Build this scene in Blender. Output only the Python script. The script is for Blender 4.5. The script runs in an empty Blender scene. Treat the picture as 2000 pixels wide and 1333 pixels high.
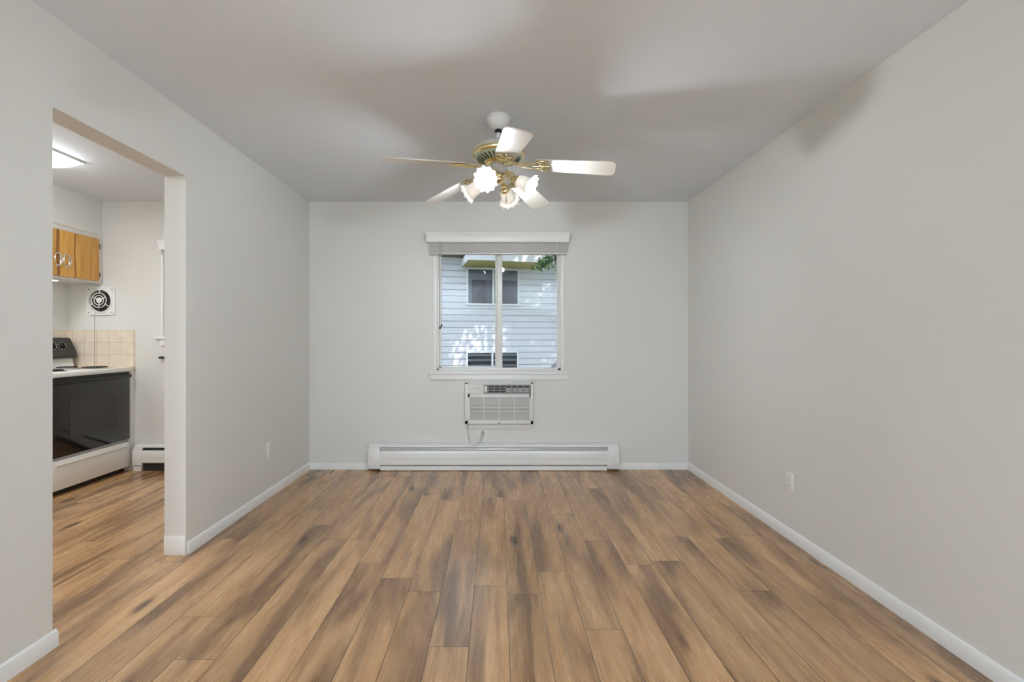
import bpy, bmesh, math, random
from mathutils import Vector, Matrix
random.seed(7)
SC = bpy.context.scene
COL = SC.collection
PI = math.pi
R = math.radians

# ------------------------------------------------------------------ camera, world, sun, exposure
CAMZ, FPX, CX, CY = 1.195, 890.0, 972.0, 661.0
cam_data = bpy.data.cameras.new('camera')
cam_data.sensor_width = 36.0
cam_data.lens = FPX / 2000.0 * 36.0
cam_data.shift_x = (1000.0 - CX) / 2000.0
cam_data.shift_y = -(666.5 - CY) / 2000.0
cam_data.clip_start = 0.02
cam = bpy.data.objects.new('camera', cam_data)
cam.location = (0, 0, CAMZ)
cam.rotation_euler = (PI / 2, 0, 0)
COL.objects.link(cam)
SC.camera = cam

world = bpy.data.worlds.new('sky')
SC.world = world
world.use_nodes = True
wn = world.node_tree
wn.nodes.clear()
wo = wn.nodes.new('ShaderNodeOutputWorld')
wb = wn.nodes.new('ShaderNodeBackground')
wb.inputs['Color'].default_value = (0.80, 0.90, 1.0, 1)
wb.inputs['Strength'].default_value = 2.1
wn.links.new(wb.outputs[0], wo.inputs[0])

sun_data = bpy.data.lights.new('sun', 'SUN')
sun_data.energy = 6.0
sun_data.angle = R(0.6)
sun_data.color = (1.0, 0.95, 0.86)
sun = bpy.data.objects.new('sun', sun_data)
SUNV = Vector((0.50, -0.45, 0.75)).normalized()
sun.rotation_euler = SUNV.to_track_quat('Z', 'Y').to_euler()
sun.location = (10, -10, 20)
COL.objects.link(sun)

SC.view_settings.view_transform = 'Standard'
SC.view_settings.look = 'None'
SC.view_settings.gamma = 1.0
SC.view_settings.use_curve_mapping = False
SC.view_settings.exposure = 0.09
SC.cycles.use_denoising = True
SC.cycles.max_bounces = 10
SC.cycles.diffuse_bounces = 6
SC.cycles.transparent_max_bounces = 16
SC.cycles.sample_clamp_indirect = 6.0
SC.cycles.caustics_reflective = False
SC.cycles.caustics_refractive = False

BULB = 720.0        # fan bulbs
KITCH = 17.0         # kitchen ceiling fixture and the added unseen front one
UPFILL = 1080.0       # added fill: discs of two unseen uplights behind the camera
GLOBEFILL = 66.0        # added fill: two unseen globes behind the camera

# ------------------------------------------------------------------ materials
MATS = {}
def srgb(r, g, b):
    f = lambda c: (c / 12.92) if c <= 0.04045 else ((c + 0.055) / 1.055) ** 2.4
    return (f(r / 255), f(g / 255), f(b / 255), 1)

def mat(name, col, rough=0.5, metal=0.0, spec=0.5, bump=None, coat=0.0, trans=None):
    if name in MATS: return MATS[name]
    m = bpy.data.materials.new(name); m.use_nodes = True
    nt = m.node_tree; b = nt.nodes['Principled BSDF']
    b.inputs['Base Color'].default_value = col
    b.inputs['Roughness'].default_value = rough
    b.inputs['Metallic'].default_value = metal
    b.inputs['Specular IOR Level'].default_value = spec
    b.inputs['Coat Weight'].default_value = coat
    if bump:
        sc_, st, dist = bump
        tc = nt.nodes.new('ShaderNodeTexCoord')
        n = nt.nodes.new('ShaderNodeTexNoise'); n.inputs['Scale'].default_value = sc_
        n.inputs['Detail'].default_value = 3
        bp = nt.nodes.new('ShaderNodeBump'); bp.inputs['Strength'].default_value = st
        bp.inputs['Distance'].default_value = dist
        nt.links.new(tc.outputs['Object'], n.inputs['Vector'])
        nt.links.new(n.outputs['Fac'], bp.inputs['Height'])
        nt.links.new(bp.outputs[0], b.inputs['Normal'])
    MATS[name] = m
    return m

def emit(name, col, strength):
    m = bpy.data.materials.new(name); m.use_nodes = True
    nt = m.node_tree; nt.nodes.clear()
    o = nt.nodes.new('ShaderNodeOutputMaterial'); e = nt.nodes.new('ShaderNodeEmission')
    e.inputs[0].default_value = col; e.inputs[1].default_value = strength
    nt.links.new(e.outputs[0], o.inputs[0])
    MATS[name] = m
    return m

class NT:
    """small helper for writing node maths"""
    def __init__(s, nt): s.nt = nt
    def m(s, op, a, b=None, c=None):
        n = s.nt.nodes.new('ShaderNodeMath'); n.operation = op
        for i, v in enumerate((a, b, c)):
            if v is None: continue
            if isinstance(v, (int, float)): n.inputs[i].default_value = v
            else: s.nt.links.new(v, n.inputs[i])
        return n.outputs[0]
    def xyz(s, x, y, z):
        n = s.nt.nodes.new('ShaderNodeCombineXYZ')
        for i, v in enumerate((x, y, z)):
            if isinstance(v, (int, float)): n.inputs[i].default_value = v
            else: s.nt.links.new(v, n.inputs[i])
        return n.outputs[0]
    def noise(s, vec, scale=1, detail=3, rough=0.5, dist=0.0):
        n = s.nt.nodes.new('ShaderNodeTexNoise')
        n.inputs['Scale'].default_value = scale; n.inputs['Detail'].default_value = detail
        n.inputs['Roughness'].default_value = rough; n.inputs['Distortion'].default_value = dist
        s.nt.links.new(vec, n.inputs['Vector']); return n.outputs['Fac']
    def ramp(s, fac, stops, interp='LINEAR'):
        n = s.nt.nodes.new('ShaderNodeValToRGB'); n.color_ramp.interpolation = interp
        els = n.color_ramp.elements
        while len(els) < len(stops): els.new(0.5)
        for e, (p, c) in zip(els, stops): e.position = p; e.color = c
        s.nt.links.new(fac, n.inputs[0]); return n.outputs[0]
    def mix(s, fac, a, b, mode='MIX'):
        n = s.nt.nodes.new('ShaderNodeMix'); n.data_type = 'RGBA'; n.blend_type = mode
        for i, v in ((0, fac), (6, a), (7, b)):
            if isinstance(v, (int, float)): n.inputs[i].default_value = v
            elif isinstance(v, tuple): n.inputs[i].default_value = v
            else: s.nt.links.new(v, n.inputs[i])
        return n.outputs[2]
    def smooth(s, v, lo, hi):
        n = s.nt.nodes.new('ShaderNodeMapRange'); n.interpolation_type = 'SMOOTHSTEP'
        n.inputs['From Min'].default_value = lo; n.inputs['From Max'].default_value = hi
        s.nt.links.new(v, n.inputs['Value']); return n.outputs[0]

def wood_floor():
    m = bpy.data.materials.new('laminate_oak_planks'); m.use_nodes = True
    nt = m.node_tree; b = nt.nodes['Principled BSDF']; h = NT(nt)
    g = nt.nodes.new('ShaderNodeNewGeometry')
    sp = nt.nodes.new('ShaderNodeSeparateXYZ'); nt.links.new(g.outputs['Position'], sp.inputs[0])
    X, Y = sp.outputs[0], sp.outputs[1]
    W, L = 0.156, 1.22
    u = h.m('DIVIDE', h.m('SUBTRACT', X, 0.045), W)
    row = h.m('FLOOR', u)
    wn1 = nt.nodes.new('ShaderNodeTexWhiteNoise'); wn1.noise_dimensions = '1D'
    nt.links.new(row, wn1.inputs['W'])
    v = h.m('ADD', h.m('DIVIDE', Y, L), h.m('MULTIPLY', wn1.outputs['Value'], 7.31))
    col = h.m('FLOOR', v)
    wn2 = nt.nodes.new('ShaderNodeTexWhiteNoise'); wn2.noise_dimensions = '2D'
    nt.links.new(h.xyz(row, col, 0.0), wn2.inputs['Vector'])
    rnd = wn2.outputs['Value']
    sc3 = nt.nodes.new('ShaderNodeSeparateColor'); nt.links.new(wn2.outputs['Color'], sc3.inputs[0])
    r2, r3 = sc3.outputs[1], sc3.outputs[2]
    ox = h.m('MULTIPLY', rnd, 37.0); oy = h.m('MULTIPLY', r2, 23.0)
    # broad smoky streaks along the plank
    s1 = h.noise(h.xyz(h.m('ADD', h.m('MULTIPLY', X, 7.5), ox), h.m('ADD', h.m('MULTIPLY', Y, 1.0), oy), r3), 1, 4, 0.5, 0.6)
    # medium figure
    s2 = h.noise(h.xyz(h.m('ADD', h.m('MULTIPLY', X, 26.0), ox), h.m('ADD', h.m('MULTIPLY', Y, 1.3), oy), r3), 1, 5, 0.6, 0.6)
    # fine pores
    s3 = h.noise(h.xyz(h.m('ADD', h.m('MULTIPLY', X, 260.0), ox), h.m('ADD', h.m('MULTIPLY', Y, 7.0), oy), r3), 1, 3, 0.7, 0.2)
    base = h.ramp(h.m('ADD', h.m('MULTIPLY', s2, 0.75), h.m('MULTIPLY', s3, 0.25)),
                  [(0.32, srgb(154, 114, 76)), (0.48, srgb(187, 145, 101)), (0.66, srgb(206, 168, 124))])
    dark = h.smooth(s1, 0.455, 0.66)
    c = h.mix(h.m('MULTIPLY', dark, 0.76), base, srgb(98, 67, 42))
    # knots: sparse dark spots
    vo = nt.nodes.new('ShaderNodeTexVoronoi'); vo.inputs['Scale'].default_value = 1.0
    kx = h.m('ADD', h.m('MULTIPLY', X, 6.4), h.m('MULTIPLY', s2, 0.25))
    nt.links.new(h.xyz(kx, h.m('ADD', h.m('MULTIPLY', Y, 2.1), h.m('MULTIPLY', s1, 0.35)), 0.0), vo.inputs['Vector'])
    sck = nt.nodes.new('ShaderNodeSeparateColor'); nt.links.new(vo.outputs['Color'], sck.inputs[0])
    kn = h.m('MULTIPLY', h.m('SUBTRACT', 1.0, h.smooth(vo.outputs['Distance'], 0.05, 0.22)), h.m('GREATER_THAN', sck.outputs[0], 0.58))
    c = h.mix(h.m('MULTIPLY', kn, 0.85), c, srgb(58, 38, 25))
    # plank to plank tone
    tone = h.ramp(rnd, [(0.0, (0.82, 0.81, 0.80, 1)), (1.0, (1.08, 1.07, 1.05, 1))])
    c = h.mix(1.0, c, tone, 'MULTIPLY')
    # seams
    fu = h.m('FRACT', u); eu = h.m('MULTIPLY', h.m('MINIMUM', fu, h.m('SUBTRACT', 1.0, fu)), W)
    fv = h.m('FRACT', v); ev = h.m('MULTIPLY', h.m('MINIMUM', fv, h.m('SUBTRACT', 1.0, fv)), L)
    e = h.m('MINIMUM', eu, ev)
    seam = h.m('SUBTRACT', 1.0, h.smooth(e, 0.0008, 0.0028))
    c = h.mix(h.m('MULTIPLY', seam, 0.75), c, srgb(60, 42, 28))
    nt.links.new(c, b.inputs['Base Color'])
    nt.links.new(h.m('ADD', 0.20, h.m('MULTIPLY', s3, 0.14)), b.inputs['Roughness'])
    b.inputs['Specular IOR Level'].default_value = 0.8
    bp = nt.nodes.new('ShaderNodeBump'); bp.inputs['Strength'].default_value = 0.35; bp.inputs['Distance'].default_value = 0.0012
    hh = h.m('SUBTRACT', h.m('MULTIPLY', s3, 0.5), h.m('MULTIPLY', seam, 1.0))
    nt.links.new(hh, bp.inputs['Height']); nt.links.new(bp.outputs[0], b.inputs['Normal'])
    return m

def cabinet_wood():
    m = bpy.data.materials.new('golden_cabinet_birch'); m.use_nodes = True
    nt = m.node_tree; b = nt.nodes['Principled BSDF']; h = NT(nt)
    g = nt.nodes.new('ShaderNodeNewGeometry')
    sp = nt.nodes.new('ShaderNodeSeparateXYZ'); nt.links.new(g.outputs['Position'], sp.inputs[0])
    Y, Z = sp.outputs[1], sp.outputs[2]
    wob = h.noise(h.xyz(0.0, 0.3, h.m('MULTIPLY', Z, 3.0)), 1, 2)
    y2 = h.m('ADD', Y, h.m('MULTIPLY', wob, 0.035))
    f = h.noise(h.xyz(h.m('MULTIPLY', Y, 45.0), h.m('MULTIPLY', Z, 3.0), 1.0), 1, 4)
    c = h.ramp(f, [(0.3, srgb(196, 140, 60)), (0.7, srgb(222, 172, 92))])
    # the two dark heartwood streaks of the doors
    for y0, wd in ((3.716, 0.012), (3.868, 0.007)):
        d = h.m('ABSOLUTE', h.m('SUBTRACT', y2, y0 + 0.017))
        k = h.m('SUBTRACT', 1.0, h.smooth(d, wd * 0.4, wd * 1.6))
        c = h.mix(h.m('MULTIPLY', k, 0.85), c, srgb(140, 76, 22))
    nt.links.new(c, b.inputs['Base Color'])
    b.inputs['Roughness'].default_value = 0.35
    return m

def tile_mat():
    m = bpy.data.materials.new('cream_tile'); m.use_nodes = True
    nt = m.node_tree; b = nt.nodes['Principled BSDF']; h = NT(nt)
    g = nt.nodes.new('ShaderNodeNewGeometry')
    sp = nt.nodes.new('ShaderNodeSeparateXYZ'); nt.links.new(g.outputs['Position'], sp.inputs[0])
    S = 0.1115
    a = h.m('DIVIDE', h.m('ADD', h.m('ADD', sp.outputs[0], 3.304), h.m('SUBTRACT', 4.153, sp.outputs[1])), S)
    z = h.m('DIVIDE', h.m('SUBTRACT', 1.268, sp.outputs[2]), S)
    ed = []
    for q in (a, z):
        f = h.m('FRACT', q); ed.append(h.m('MINIMUM', f, h.m('SUBTRACT', 1.0, f)))
    e = h.m('MINIMUM', ed[0], ed[1])
    gr = h.m('SUBTRACT', 1.0, h.smooth(e, 0.012, 0.035))
    n = h.noise(g.outputs['Position'], 14, 3)
    c = h.ramp(n, [(0.3, srgb(224, 209, 188)), (0.7, srgb(234, 222, 204))])
    c = h.mix(h.m('MULTIPLY', gr, 0.5), c, srgb(186, 160, 132))
    nt.links.new(c, b.inputs['Base Color'])
    b.inputs['Roughness'].default_value = 0.25
    return m

def pane_mat(name, tint=(0.99, 0.985, 0.99, 1), gloss=1.0, rough=0.0, boost=0.0):
    m = bpy.data.materials.new(name); m.use_nodes = True
    nt = m.node_tree; nt.nodes.clear()
    o = nt.nodes.new('ShaderNodeOutputMaterial')
    t = nt.nodes.new('ShaderNodeBsdfTransparent'); t.inputs[0].default_value = tint
    g = nt.nodes.new('ShaderNodeBsdfGlossy'); g.inputs['Roughness'].default_value = rough
    f = nt.nodes.new('ShaderNodeFresnel'); f.inputs[0].default_value = 1.5
    mx = nt.nodes.new('ShaderNodeMixShader')
    ad = nt.nodes.new('ShaderNodeMath'); ad.operation = 'MULTIPLY_ADD'
    ad.inputs[1].default_value = gloss; ad.inputs[2].default_value = boost
    nt.links.new(f.outputs[0], ad.inputs[0])
    nt.links.new(ad.outputs[0], mx.inputs[0]); nt.links.new(t.outputs[0], mx.inputs[1]); nt.links.new(g.outputs[0], mx.inputs[2])
    nt.links.new(mx.outputs[0], o.inputs[0])
    return m

def shade_mat(name, opaque):
    m = bpy.data.materials.new(name); m.use_nodes = True
    nt = m.node_tree; nt.nodes.clear()
    o = nt.nodes.new('ShaderNodeOutputMaterial')
    tl = nt.nodes.new('ShaderNodeBsdfTranslucent'); tl.inputs[0].default_value = (1.0, 0.90, 0.76, 1)
    df = nt.nodes.new('ShaderNodeBsdfDiffuse'); df.inputs[0].default_value = (0.92, 0.88, 0.80, 1)
    tr = nt.nodes.new('ShaderNodeBsdfTransparent'); tr.inputs[0].default_value = (1, 0.97, 0.93, 1)
    m1 = nt.nodes.new('ShaderNodeMixShader'); m1.inputs[0].default_value = opaque
    m2 = nt.nodes.new('ShaderNodeMixShader'); m2.inputs[0].default_value = 0.0
    nt.links.new(tl.outputs[0], m1.inputs[1]); nt.links.new(df.outputs[0], m1.inputs[2])
    nt.links.new(m1.outputs[0], m2.inputs[1]); nt.links.new(tr.outputs[0], m2.inputs[2])
    nt.links.new(m2.outputs[0], o.inputs[0])
    return m

def shingles():
    m = mat('dark_roof_shingle', srgb(74, 68, 84), 0.9, bump=(40, 0.5, 0.02)); return m

WALL = mat('grey_wall_paint', srgb(221, 220, 215), 0.6, spec=0.25, bump=(90, 0.12, 0.002))
CEIL = mat('ceiling_paint', srgb(222, 227, 232), 0.75, spec=0.2, bump=(60, 0.25, 0.003))
TRIM = mat('white_trim_paint', srgb(236, 236, 233), 0.35)
VINYL = mat('white_vinyl', srgb(228, 228, 224), 0.3)
VINYL_SH = mat('blind_vinyl', srgb(214, 213, 209), 0.45)
FLOOR = wood_floor()
ENAMEL = mat('white_heater_enamel', srgb(232, 232, 229), 0.2)
FIN = mat('aluminium_fins', srgb(192, 192, 189), 0.35, 0.2)
GAPSHADE = mat('painted_gap_shade', srgb(38, 37, 35), 0.8)  # near-black painted where gaps and openings would only be shaded
COPPER = mat('aged_copper', srgb(120, 96, 74), 0.4, 0.8)
TRIMV = mat('valance_paint', srgb(222, 222, 219), 0.4)
ACW = mat('ac_offwhite_plastic', srgb(222, 222, 217), 0.45)
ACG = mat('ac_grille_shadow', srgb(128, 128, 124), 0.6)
ACD = mat('ac_black_louvre', srgb(30, 30, 30), 0.5)
ACM = mat('ac_grey_louvre', srgb(140, 141, 142), 0.5)
PRINT = mat('faint_grey_print', srgb(158, 160, 156), 0.6)
CORD = mat('grey_cord', srgb(190, 190, 186), 0.5)
SLOT = mat('outlet_slot', srgb(90, 88, 84), 0.6)
PLATE = mat('outlet_plate', srgb(232, 231, 226), 0.35)
BRASS = mat('polished_brass', (0.82, 0.69, 0.40, 1), 0.18, 1.0)
FANW = mat('fan_white', srgb(208, 203, 193), 0.4)
FANC = mat('fan_canopy_white', srgb(232, 232, 230), 0.35)
MINT = mat('vent_plate_mint', srgb(190, 205, 180), 0.35, 0.3)
VENTD = mat('vent_slot_dark', srgb(50, 42, 25), 0.6)
BLACK = mat('black_metal', srgb(24, 24, 24), 0.4)
SHADE = shade_mat('frosted_shade_glass', 0.9985)
SHADER = shade_mat('clear_ruffle_glass', 0.975)
BULBM = emit('bulb_glow', (0.91, 0.98, 1.07, 1), BULB)
KLAMP = emit('kitchen_diffuser_glow', (0.96, 0.99, 1.03, 1), KITCH)
UPFILLM = emit('fill_uplight_glow', (0.81, 0.975, 1.16, 1), UPFILL)
GLOBEFILLM = emit('fill_globe_glow', (0.81, 0.975, 1.16, 1), GLOBEFILL)
ULAMP = emit('undercabinet_glow', (1.0, 0.98, 0.94, 1), 14.0)
CABW = mat('cabinet_white_paint', srgb(226, 225, 221), 0.4)
WOODD = cabinet_wood()
CHROME = mat('chrome', (0.75, 0.75, 0.75, 1), 0.12, 1.0)
STOVEW = mat('stove_white_enamel', srgb(233, 232, 228), 0.2)
STOVEB = mat('stove_black_glass', srgb(22, 22, 23), 0.12, coat=0.3)
STOVEK = mat('stove_black_trim', srgb(18, 18, 18), 0.35)
PANELB = mat('control_panel_charcoal', srgb(52, 51, 49), 0.35)
COIL = mat('burner_coil', srgb(40, 36, 34), 0.5, 0.5)
INK = mat('white_ink', srgb(205, 205, 200), 0.5)
TILE = tile_mat()
GLASS = pane_mat('window_glass', gloss=0.55)
GLASSN = pane_mat('neighbour_glass', (0.78, 0.80, 0.84, 1), 0.45)
SIDING = mat('pale_blue_siding', srgb(208, 212, 222), 0.6, bump=(30, 0.2, 0.01))
FASCIA = mat('white_fascia', srgb(226, 230, 238), 0.5)
SOFFIT = mat('tan_soffit', srgb(186, 178, 120), 0.8)
ROOF = shingles()
NDARK = mat('unlit_room_paint', srgb(30, 30, 38), 0.8)  # board colour standing in for the unlit room behind the glass
NCURT = mat('grey_curtain', srgb(150, 160, 165), 0.8)
BARK = mat('bark', srgb(96, 84, 72), 0.9, bump=(20, 0.8, 0.02))
LEAF = mat('leaf_green', srgb(62, 98, 50), 0.6)
LAWN = mat('lawn_grass', srgb(104, 112, 84), 0.95, bump=(60, 1.0, 0.05))
UMB = mat('umbrella_grey_cloth', srgb(92, 90, 102), 0.8)

# ------------------------------------------------------------------ mesh helpers
def P(x, y, Y):
    return ((x - CX) * Y / FPX, CAMZ - (y - CY) * Y / FPX)

class MB:
    def __init__(s): s.bm = bmesh.new(); s.mi = 0
    def _tag(s, faces, smooth):
        for f in faces: f.material_index = s.mi; f.smooth = smooth
    def face(s, pts):
        f = s.bm.faces.new([s.bm.verts.new(p) for p in pts]); s._tag([f], False); return f
    def box(s, x0, x1, y0, y1, z0, z1, bev=0.0, M=None, seg=2):
        t = bmesh.new()
        bmesh.ops.create_cube(t, size=1.0)
        for v in t.verts:
            v.co = Vector(((x0 + x1) / 2 + v.co.x * abs(x1 - x0), (y0 + y1) / 2 + v.co.y * abs(y1 - y0), (z0 + z1) / 2 + v.co.z * abs(z1 - z0)))
        if bev > 0:
            bmesh.ops.bevel(t, geom=t.edges[:], offset=bev, segments=seg, profile=0.5, affect='EDGES')
        s._merge(t, M, bev > 0)
        return s
    def _merge(s, t, M=None, smooth=False):
        if M is not None: bmesh.ops.transform(t, matrix=M, verts=t.verts)
        mp = {}
        for v in t.verts: mp[v] = s.bm.verts.new(v.co)
        for f in t.faces:
            nf = s.bm.faces.new([mp[v] for v in f.verts]); nf.material_index = s.mi; nf.smooth = smooth
        t.free()
    def lathe(s, prof, n=32, M=None, mod=None, cap=False, smooth=True):
        """prof: (r, z) pairs; mod(angle, i) scales r and shifts z"""
        t = bmesh.new(); rings = []
        for i, (r, z) in enumerate(prof):
            ring = []
            if r < 1e-6:
                ring = [t.verts.new((0, 0, z))]
            else:
                for k in range(n):
                    a = 2 * PI * k / n; rr, dz = (1.0, 0.0) if mod is None else mod(a, i)
                    ring.append(t.verts.new((r * rr * math.cos(a), r * rr * math.sin(a), z + dz)))
            rings.append(ring)
        for a, b in zip(rings, rings[1:]):
            if len(a) == 1 and len(b) == 1: continue
            for k in range(n):
                k2 = (k + 1) % n
                if len(a) == 1: t.faces.new([a[0], b[k2], b[k]])
                elif len(b) == 1: t.faces.new([a[k], a[k2], b[0]])
                else: t.faces.new([a[k], a[k2], b[k2], b[k]])
        if cap:
            for r_ in (rings[0], rings[-1]):
                if len(r_) > 2: t.faces.new(r_)
        bmesh.ops.recalc_face_normals(t, faces=t.faces[:])
        s._merge(t, M, smooth); return s
    def cyl(s, p0, p1, r0, r1=None, n=16):
        p0, p1 = Vector(p0), Vector(p1); r1 = r0 if r1 is None else r1
        d = p1 - p0; q = d.to_track_quat('Z', 'Y').to_matrix().to_4x4()
        return s.lathe([(0, 0), (r0, 0), (r1, d.length), (0, d.length)], n, Matrix.Translation(p0) @ q)
    def tube(s, pts, r, n=8, closed=False, M=None):
        pts = [Vector(p) for p in pts]; N = len(pts); t = bmesh.new(); rings = []
        up = None
        for i, p in enumerate(pts):
            a = pts[(i - 1) % N] if (closed or i > 0) else pts[i]
            b = pts[(i + 1) % N] if (closed or i < N - 1) else pts[i]
            d = (b - a).normalized()
            if up is None:
                up = Vector((0, 0, 1)) if abs(d.z) < 0.9 else Vector((1, 0, 0))
            sx = d.cross(up).normalized(); up = sx.cross(d).normalized()
            rr = r[i] if isinstance(r, (list, tuple)) else r
            rings.append([t.verts.new(p + (sx * math.cos(2 * PI * k / n) + up * math.sin(2 * PI * k / n)) * rr) for k in range(n)])
        seq = list(zip(rings, rings[1:])) + ([(rings[-1], rings[0])] if closed else [])
        for a, b in seq:
            for k in range(n): t.faces.new([a[k], a[(k + 1) % n], b[(k + 1) % n], b[k]])
        if not closed:
            t.faces.new(rings[0]); t.faces.new(rings[-1])
        bmesh.ops.recalc_face_normals(t, faces=t.faces[:])
        s._merge(t, M, True); return s
    def prism(s, outline, h0, h1, M=None, bev=0.0, smooth=False):
        """outline in xy, extruded from z=h0 to z=h1"""
        t = bmesh.new()
        a = [t.verts.new((x, y, h0)) for x, y in outline]; b = [t.verts.new((x, y, h1)) for x, y in outline]
        n = len(a)
        for k in range(n): t.faces.new([a[k], a[(k + 1) % n], b[(k + 1) % n], b[k]])
        t.faces.new(a[::-1]); t.faces.new(b)
        bmesh.ops.recalc_face_normals(t, faces=t.faces[:])
        if bev: bmesh.ops.bevel(t, geom=t.edges[:], offset=bev, segments=1, affect='EDGES')
        s._merge(t, M, smooth); return s
    def ext_x(s, prof, x0, x1, mitre=0.0):
        """profile of (y, z) extruded along x; mitre lengthens by projection (y smaller than y0)"""
        t = bmesh.new(); y0 = max(p[0] for p in prof)
        a = [t.verts.new((x0 - mitre * (y0 - y), y, z)) for y, z in prof]
        b = [t.verts.new((x1 + mitre * (y0 - y), y, z)) for y, z in prof]
        n = len(a)
        for k in range(n): t.faces.new([a[k], a[(k + 1) % n], b[(k + 1) % n], b[k]])
        t.faces.new(a); t.faces.new(b)
        bmesh.ops.recalc_face_normals(t, faces=t.faces[:])
        s._merge(t, None, False); return s
    def ext_y(s, prof, y0, y1):
        t = bmesh.new()
        a = [t.verts.new((x, y0, z)) for x, z in prof]; b = [t.verts.new((x, y1, z)) for x, z in prof]
        n = len(a)
        for k in range(n): t.faces.new([a[k], a[(k + 1) % n], b[(k + 1) % n], b[k]])
        t.faces.new(a); t.faces.new(b)
        bmesh.ops.recalc_face_normals(t, faces=t.faces[:])
        s._merge(t, None, False); return s
    def build(s, name, mats, parent=None, label=None, M=None, local=False):
        """links ONE mesh; geometry is written in world space unless local"""
        if not isinstance(mats, (list, tuple)): mats = [mats]
        if M is not None: bmesh.ops.transform(s.bm, matrix=M, verts=s.bm.verts)
        if parent is not None and not local:
            off = parent.location.copy()
            p = parent.parent
            while p is not None: off += p.location; p = p.parent
            bmesh.ops.translate(s.bm, vec=-off, verts=s.bm.verts)
        me = bpy.data.meshes.new(name); s.bm.to_mesh(me); s.bm.free()
        for m in mats: me.materials.append(m)
        try: me.set_sharp_from_angle(angle=R(35))
        except Exception: pass
        o = bpy.data.objects.new(name, me); COL.objects.link(o)
        if parent is not None: o.parent = parent
        if label: o['label'] = label
        return o

def thing(name, label, cat, loc=(0, 0, 0), group=None):
    o = bpy.data.objects.new(name, None); o.location = loc; o.empty_display_size = 0.05
    COL.objects.link(o); o['label'] = label; o['category'] = cat; o['kind'] = 'thing'
    if group: o['group'] = group
    return o
def tag(o, label, cat, group=None, kind='thing'):
    o['label'] = label; o['category'] = cat; o['kind'] = kind
    if group: o['group'] = group
    return o
def struct(mb, name, m, label=None):
    o = mb.build(name, m); o['kind'] = 'structure'
    if label: o['label'] = label
    return o

# ------------------------------------------------------------------ room shell
YB = 4.153; XL = -1.717; XL2 = -1.835; XR = 1.736; H = 2.441
KX = -3.91; KY = 0.55; LVX = -4.3; YR = -4.2; YN = 0.43
D0, D1, DH = 1.758, 2.509, 2.088     # doorway in the left wall
T = 0.15

struct(MB().box(LVX - T, XR + T, YR - T, YB + T, -0.12, 0.0), 'floor', FLOOR, 'brown plank laminate floor')
struct(MB().box(LVX - T, XR + T, YR - T, YB + T, H, H + 0.18), 'ceiling', CEIL, 'plain painted ceiling')

def wall_x(mb, x0, x1, y0, y1, holes):
    """wall running along x with rectangular holes (hx0, hx1, hz0, hz1)"""
    xs = x0
    for hx0, hx1, hz0, hz1 in sorted(holes):
        mb.box(xs, hx0, y0, y1, 0, H); mb.box(hx0, hx1, y0, y1, 0, hz0); mb.box(hx0, hx1, y0, y1, hz1, H); xs = hx1
    mb.box(xs, x1, y0, y1, 0, H)
    return mb

wx0, wz0 = P(853, 724, YB); wx1, wz1 = P(1096, 478, YB)
kx0, kz0 = P(317, 657, YB); kx1, kz1 = -2.15, P(0, 489, YB)[1]
struct(wall_x(MB(), KX, XR, YB, YB + T, [(wx0, wx1, wz0, wz1), (kx0, kx1, kz0, kz1)]), 'wall_back', WALL)
struct(MB().box(XR, XR + T, YR - T, YB + T, 0, H), 'wall_right', WALL)
mb = MB(); mb.box(XL2, XL, D1, YB, 0, H); mb.box(XL2, XL, YN, D0, 0, H); mb.box(XL2, XL, D0, D1, DH, H)
struct(mb, 'wall_left', WALL)
struct(MB().box(KX - T, KX, YN, YB + T, 0, H), 'wall_kitchen', WALL)
struct(MB().box(LVX, XL2, YN, YN + 0.12, 0, H), 'wall_kitchen_front', WALL)
struct(MB().box(LVX - T, LVX, YR - T, YN + 0.12, 0, H), 'wall_living', WALL)
RW = (-0.72, 1.55, 0.86, 1.98); RD = (-3.9, -1.9, 0.02, 2.05)
struct(wall_x(MB(), LVX, XR, YR - T, YR, [RW, RD]), 'wall_rear', WALL)
# soffit above the kitchen cabinets
SX = -3.605
struct(MB().box(KX, SX, YN + 0.12, YB, 2.145, H), 'wall_soffit', WALL, 'dropped soffit above the kitchen cabinets')

# baseboards
def base_prof(x, sgn, h=0.062, t=0.012):
    return [(x, 0), (x + sgn * t, 0), (x + sgn * t, h - 0.014), (x + sgn * t * 0.6, h - 0.004), (x, h)]
o = MB(); o.ext_y(base_prof(XR, -1, 0.066), YR, YB); struct(o, 'baseboard_right', TRIM)
o = MB(); o.ext_y(base_prof(XL, 1, 0.066), D1 + 0.012, YB); struct(o, 'baseboard_left', TRIM)
o = MB(); o.ext_y(base_prof(XL, 1, 0.066), YN, D0 + 0.012); struct(o, 'baseboard_left_front', TRIM)
o = MB()
hx0 = P(718, 0, YB)[0]; hx1 = P(1210, 0, YB)[0]
for a, b in ((XL + 0.012, hx0 + 0.005), (hx1 - 0.005, XR - 0.012)):
    o.ext_x([(YB, 0), (YB - 0.012, 0), (YB - 0.012, 0.046), (YB - 0.006, 0.056), (YB, 0.058)], a, b)
struct(o, 'baseboard_back', TRIM)
o = MB(); o.box(XL2, XL - 0.001, D1 - 0.006, D1, 0, 0.104, 0.002); struct(o, 'trim_1', TRIM, 'white baseboard cap across the end of the doorway wall')

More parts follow.
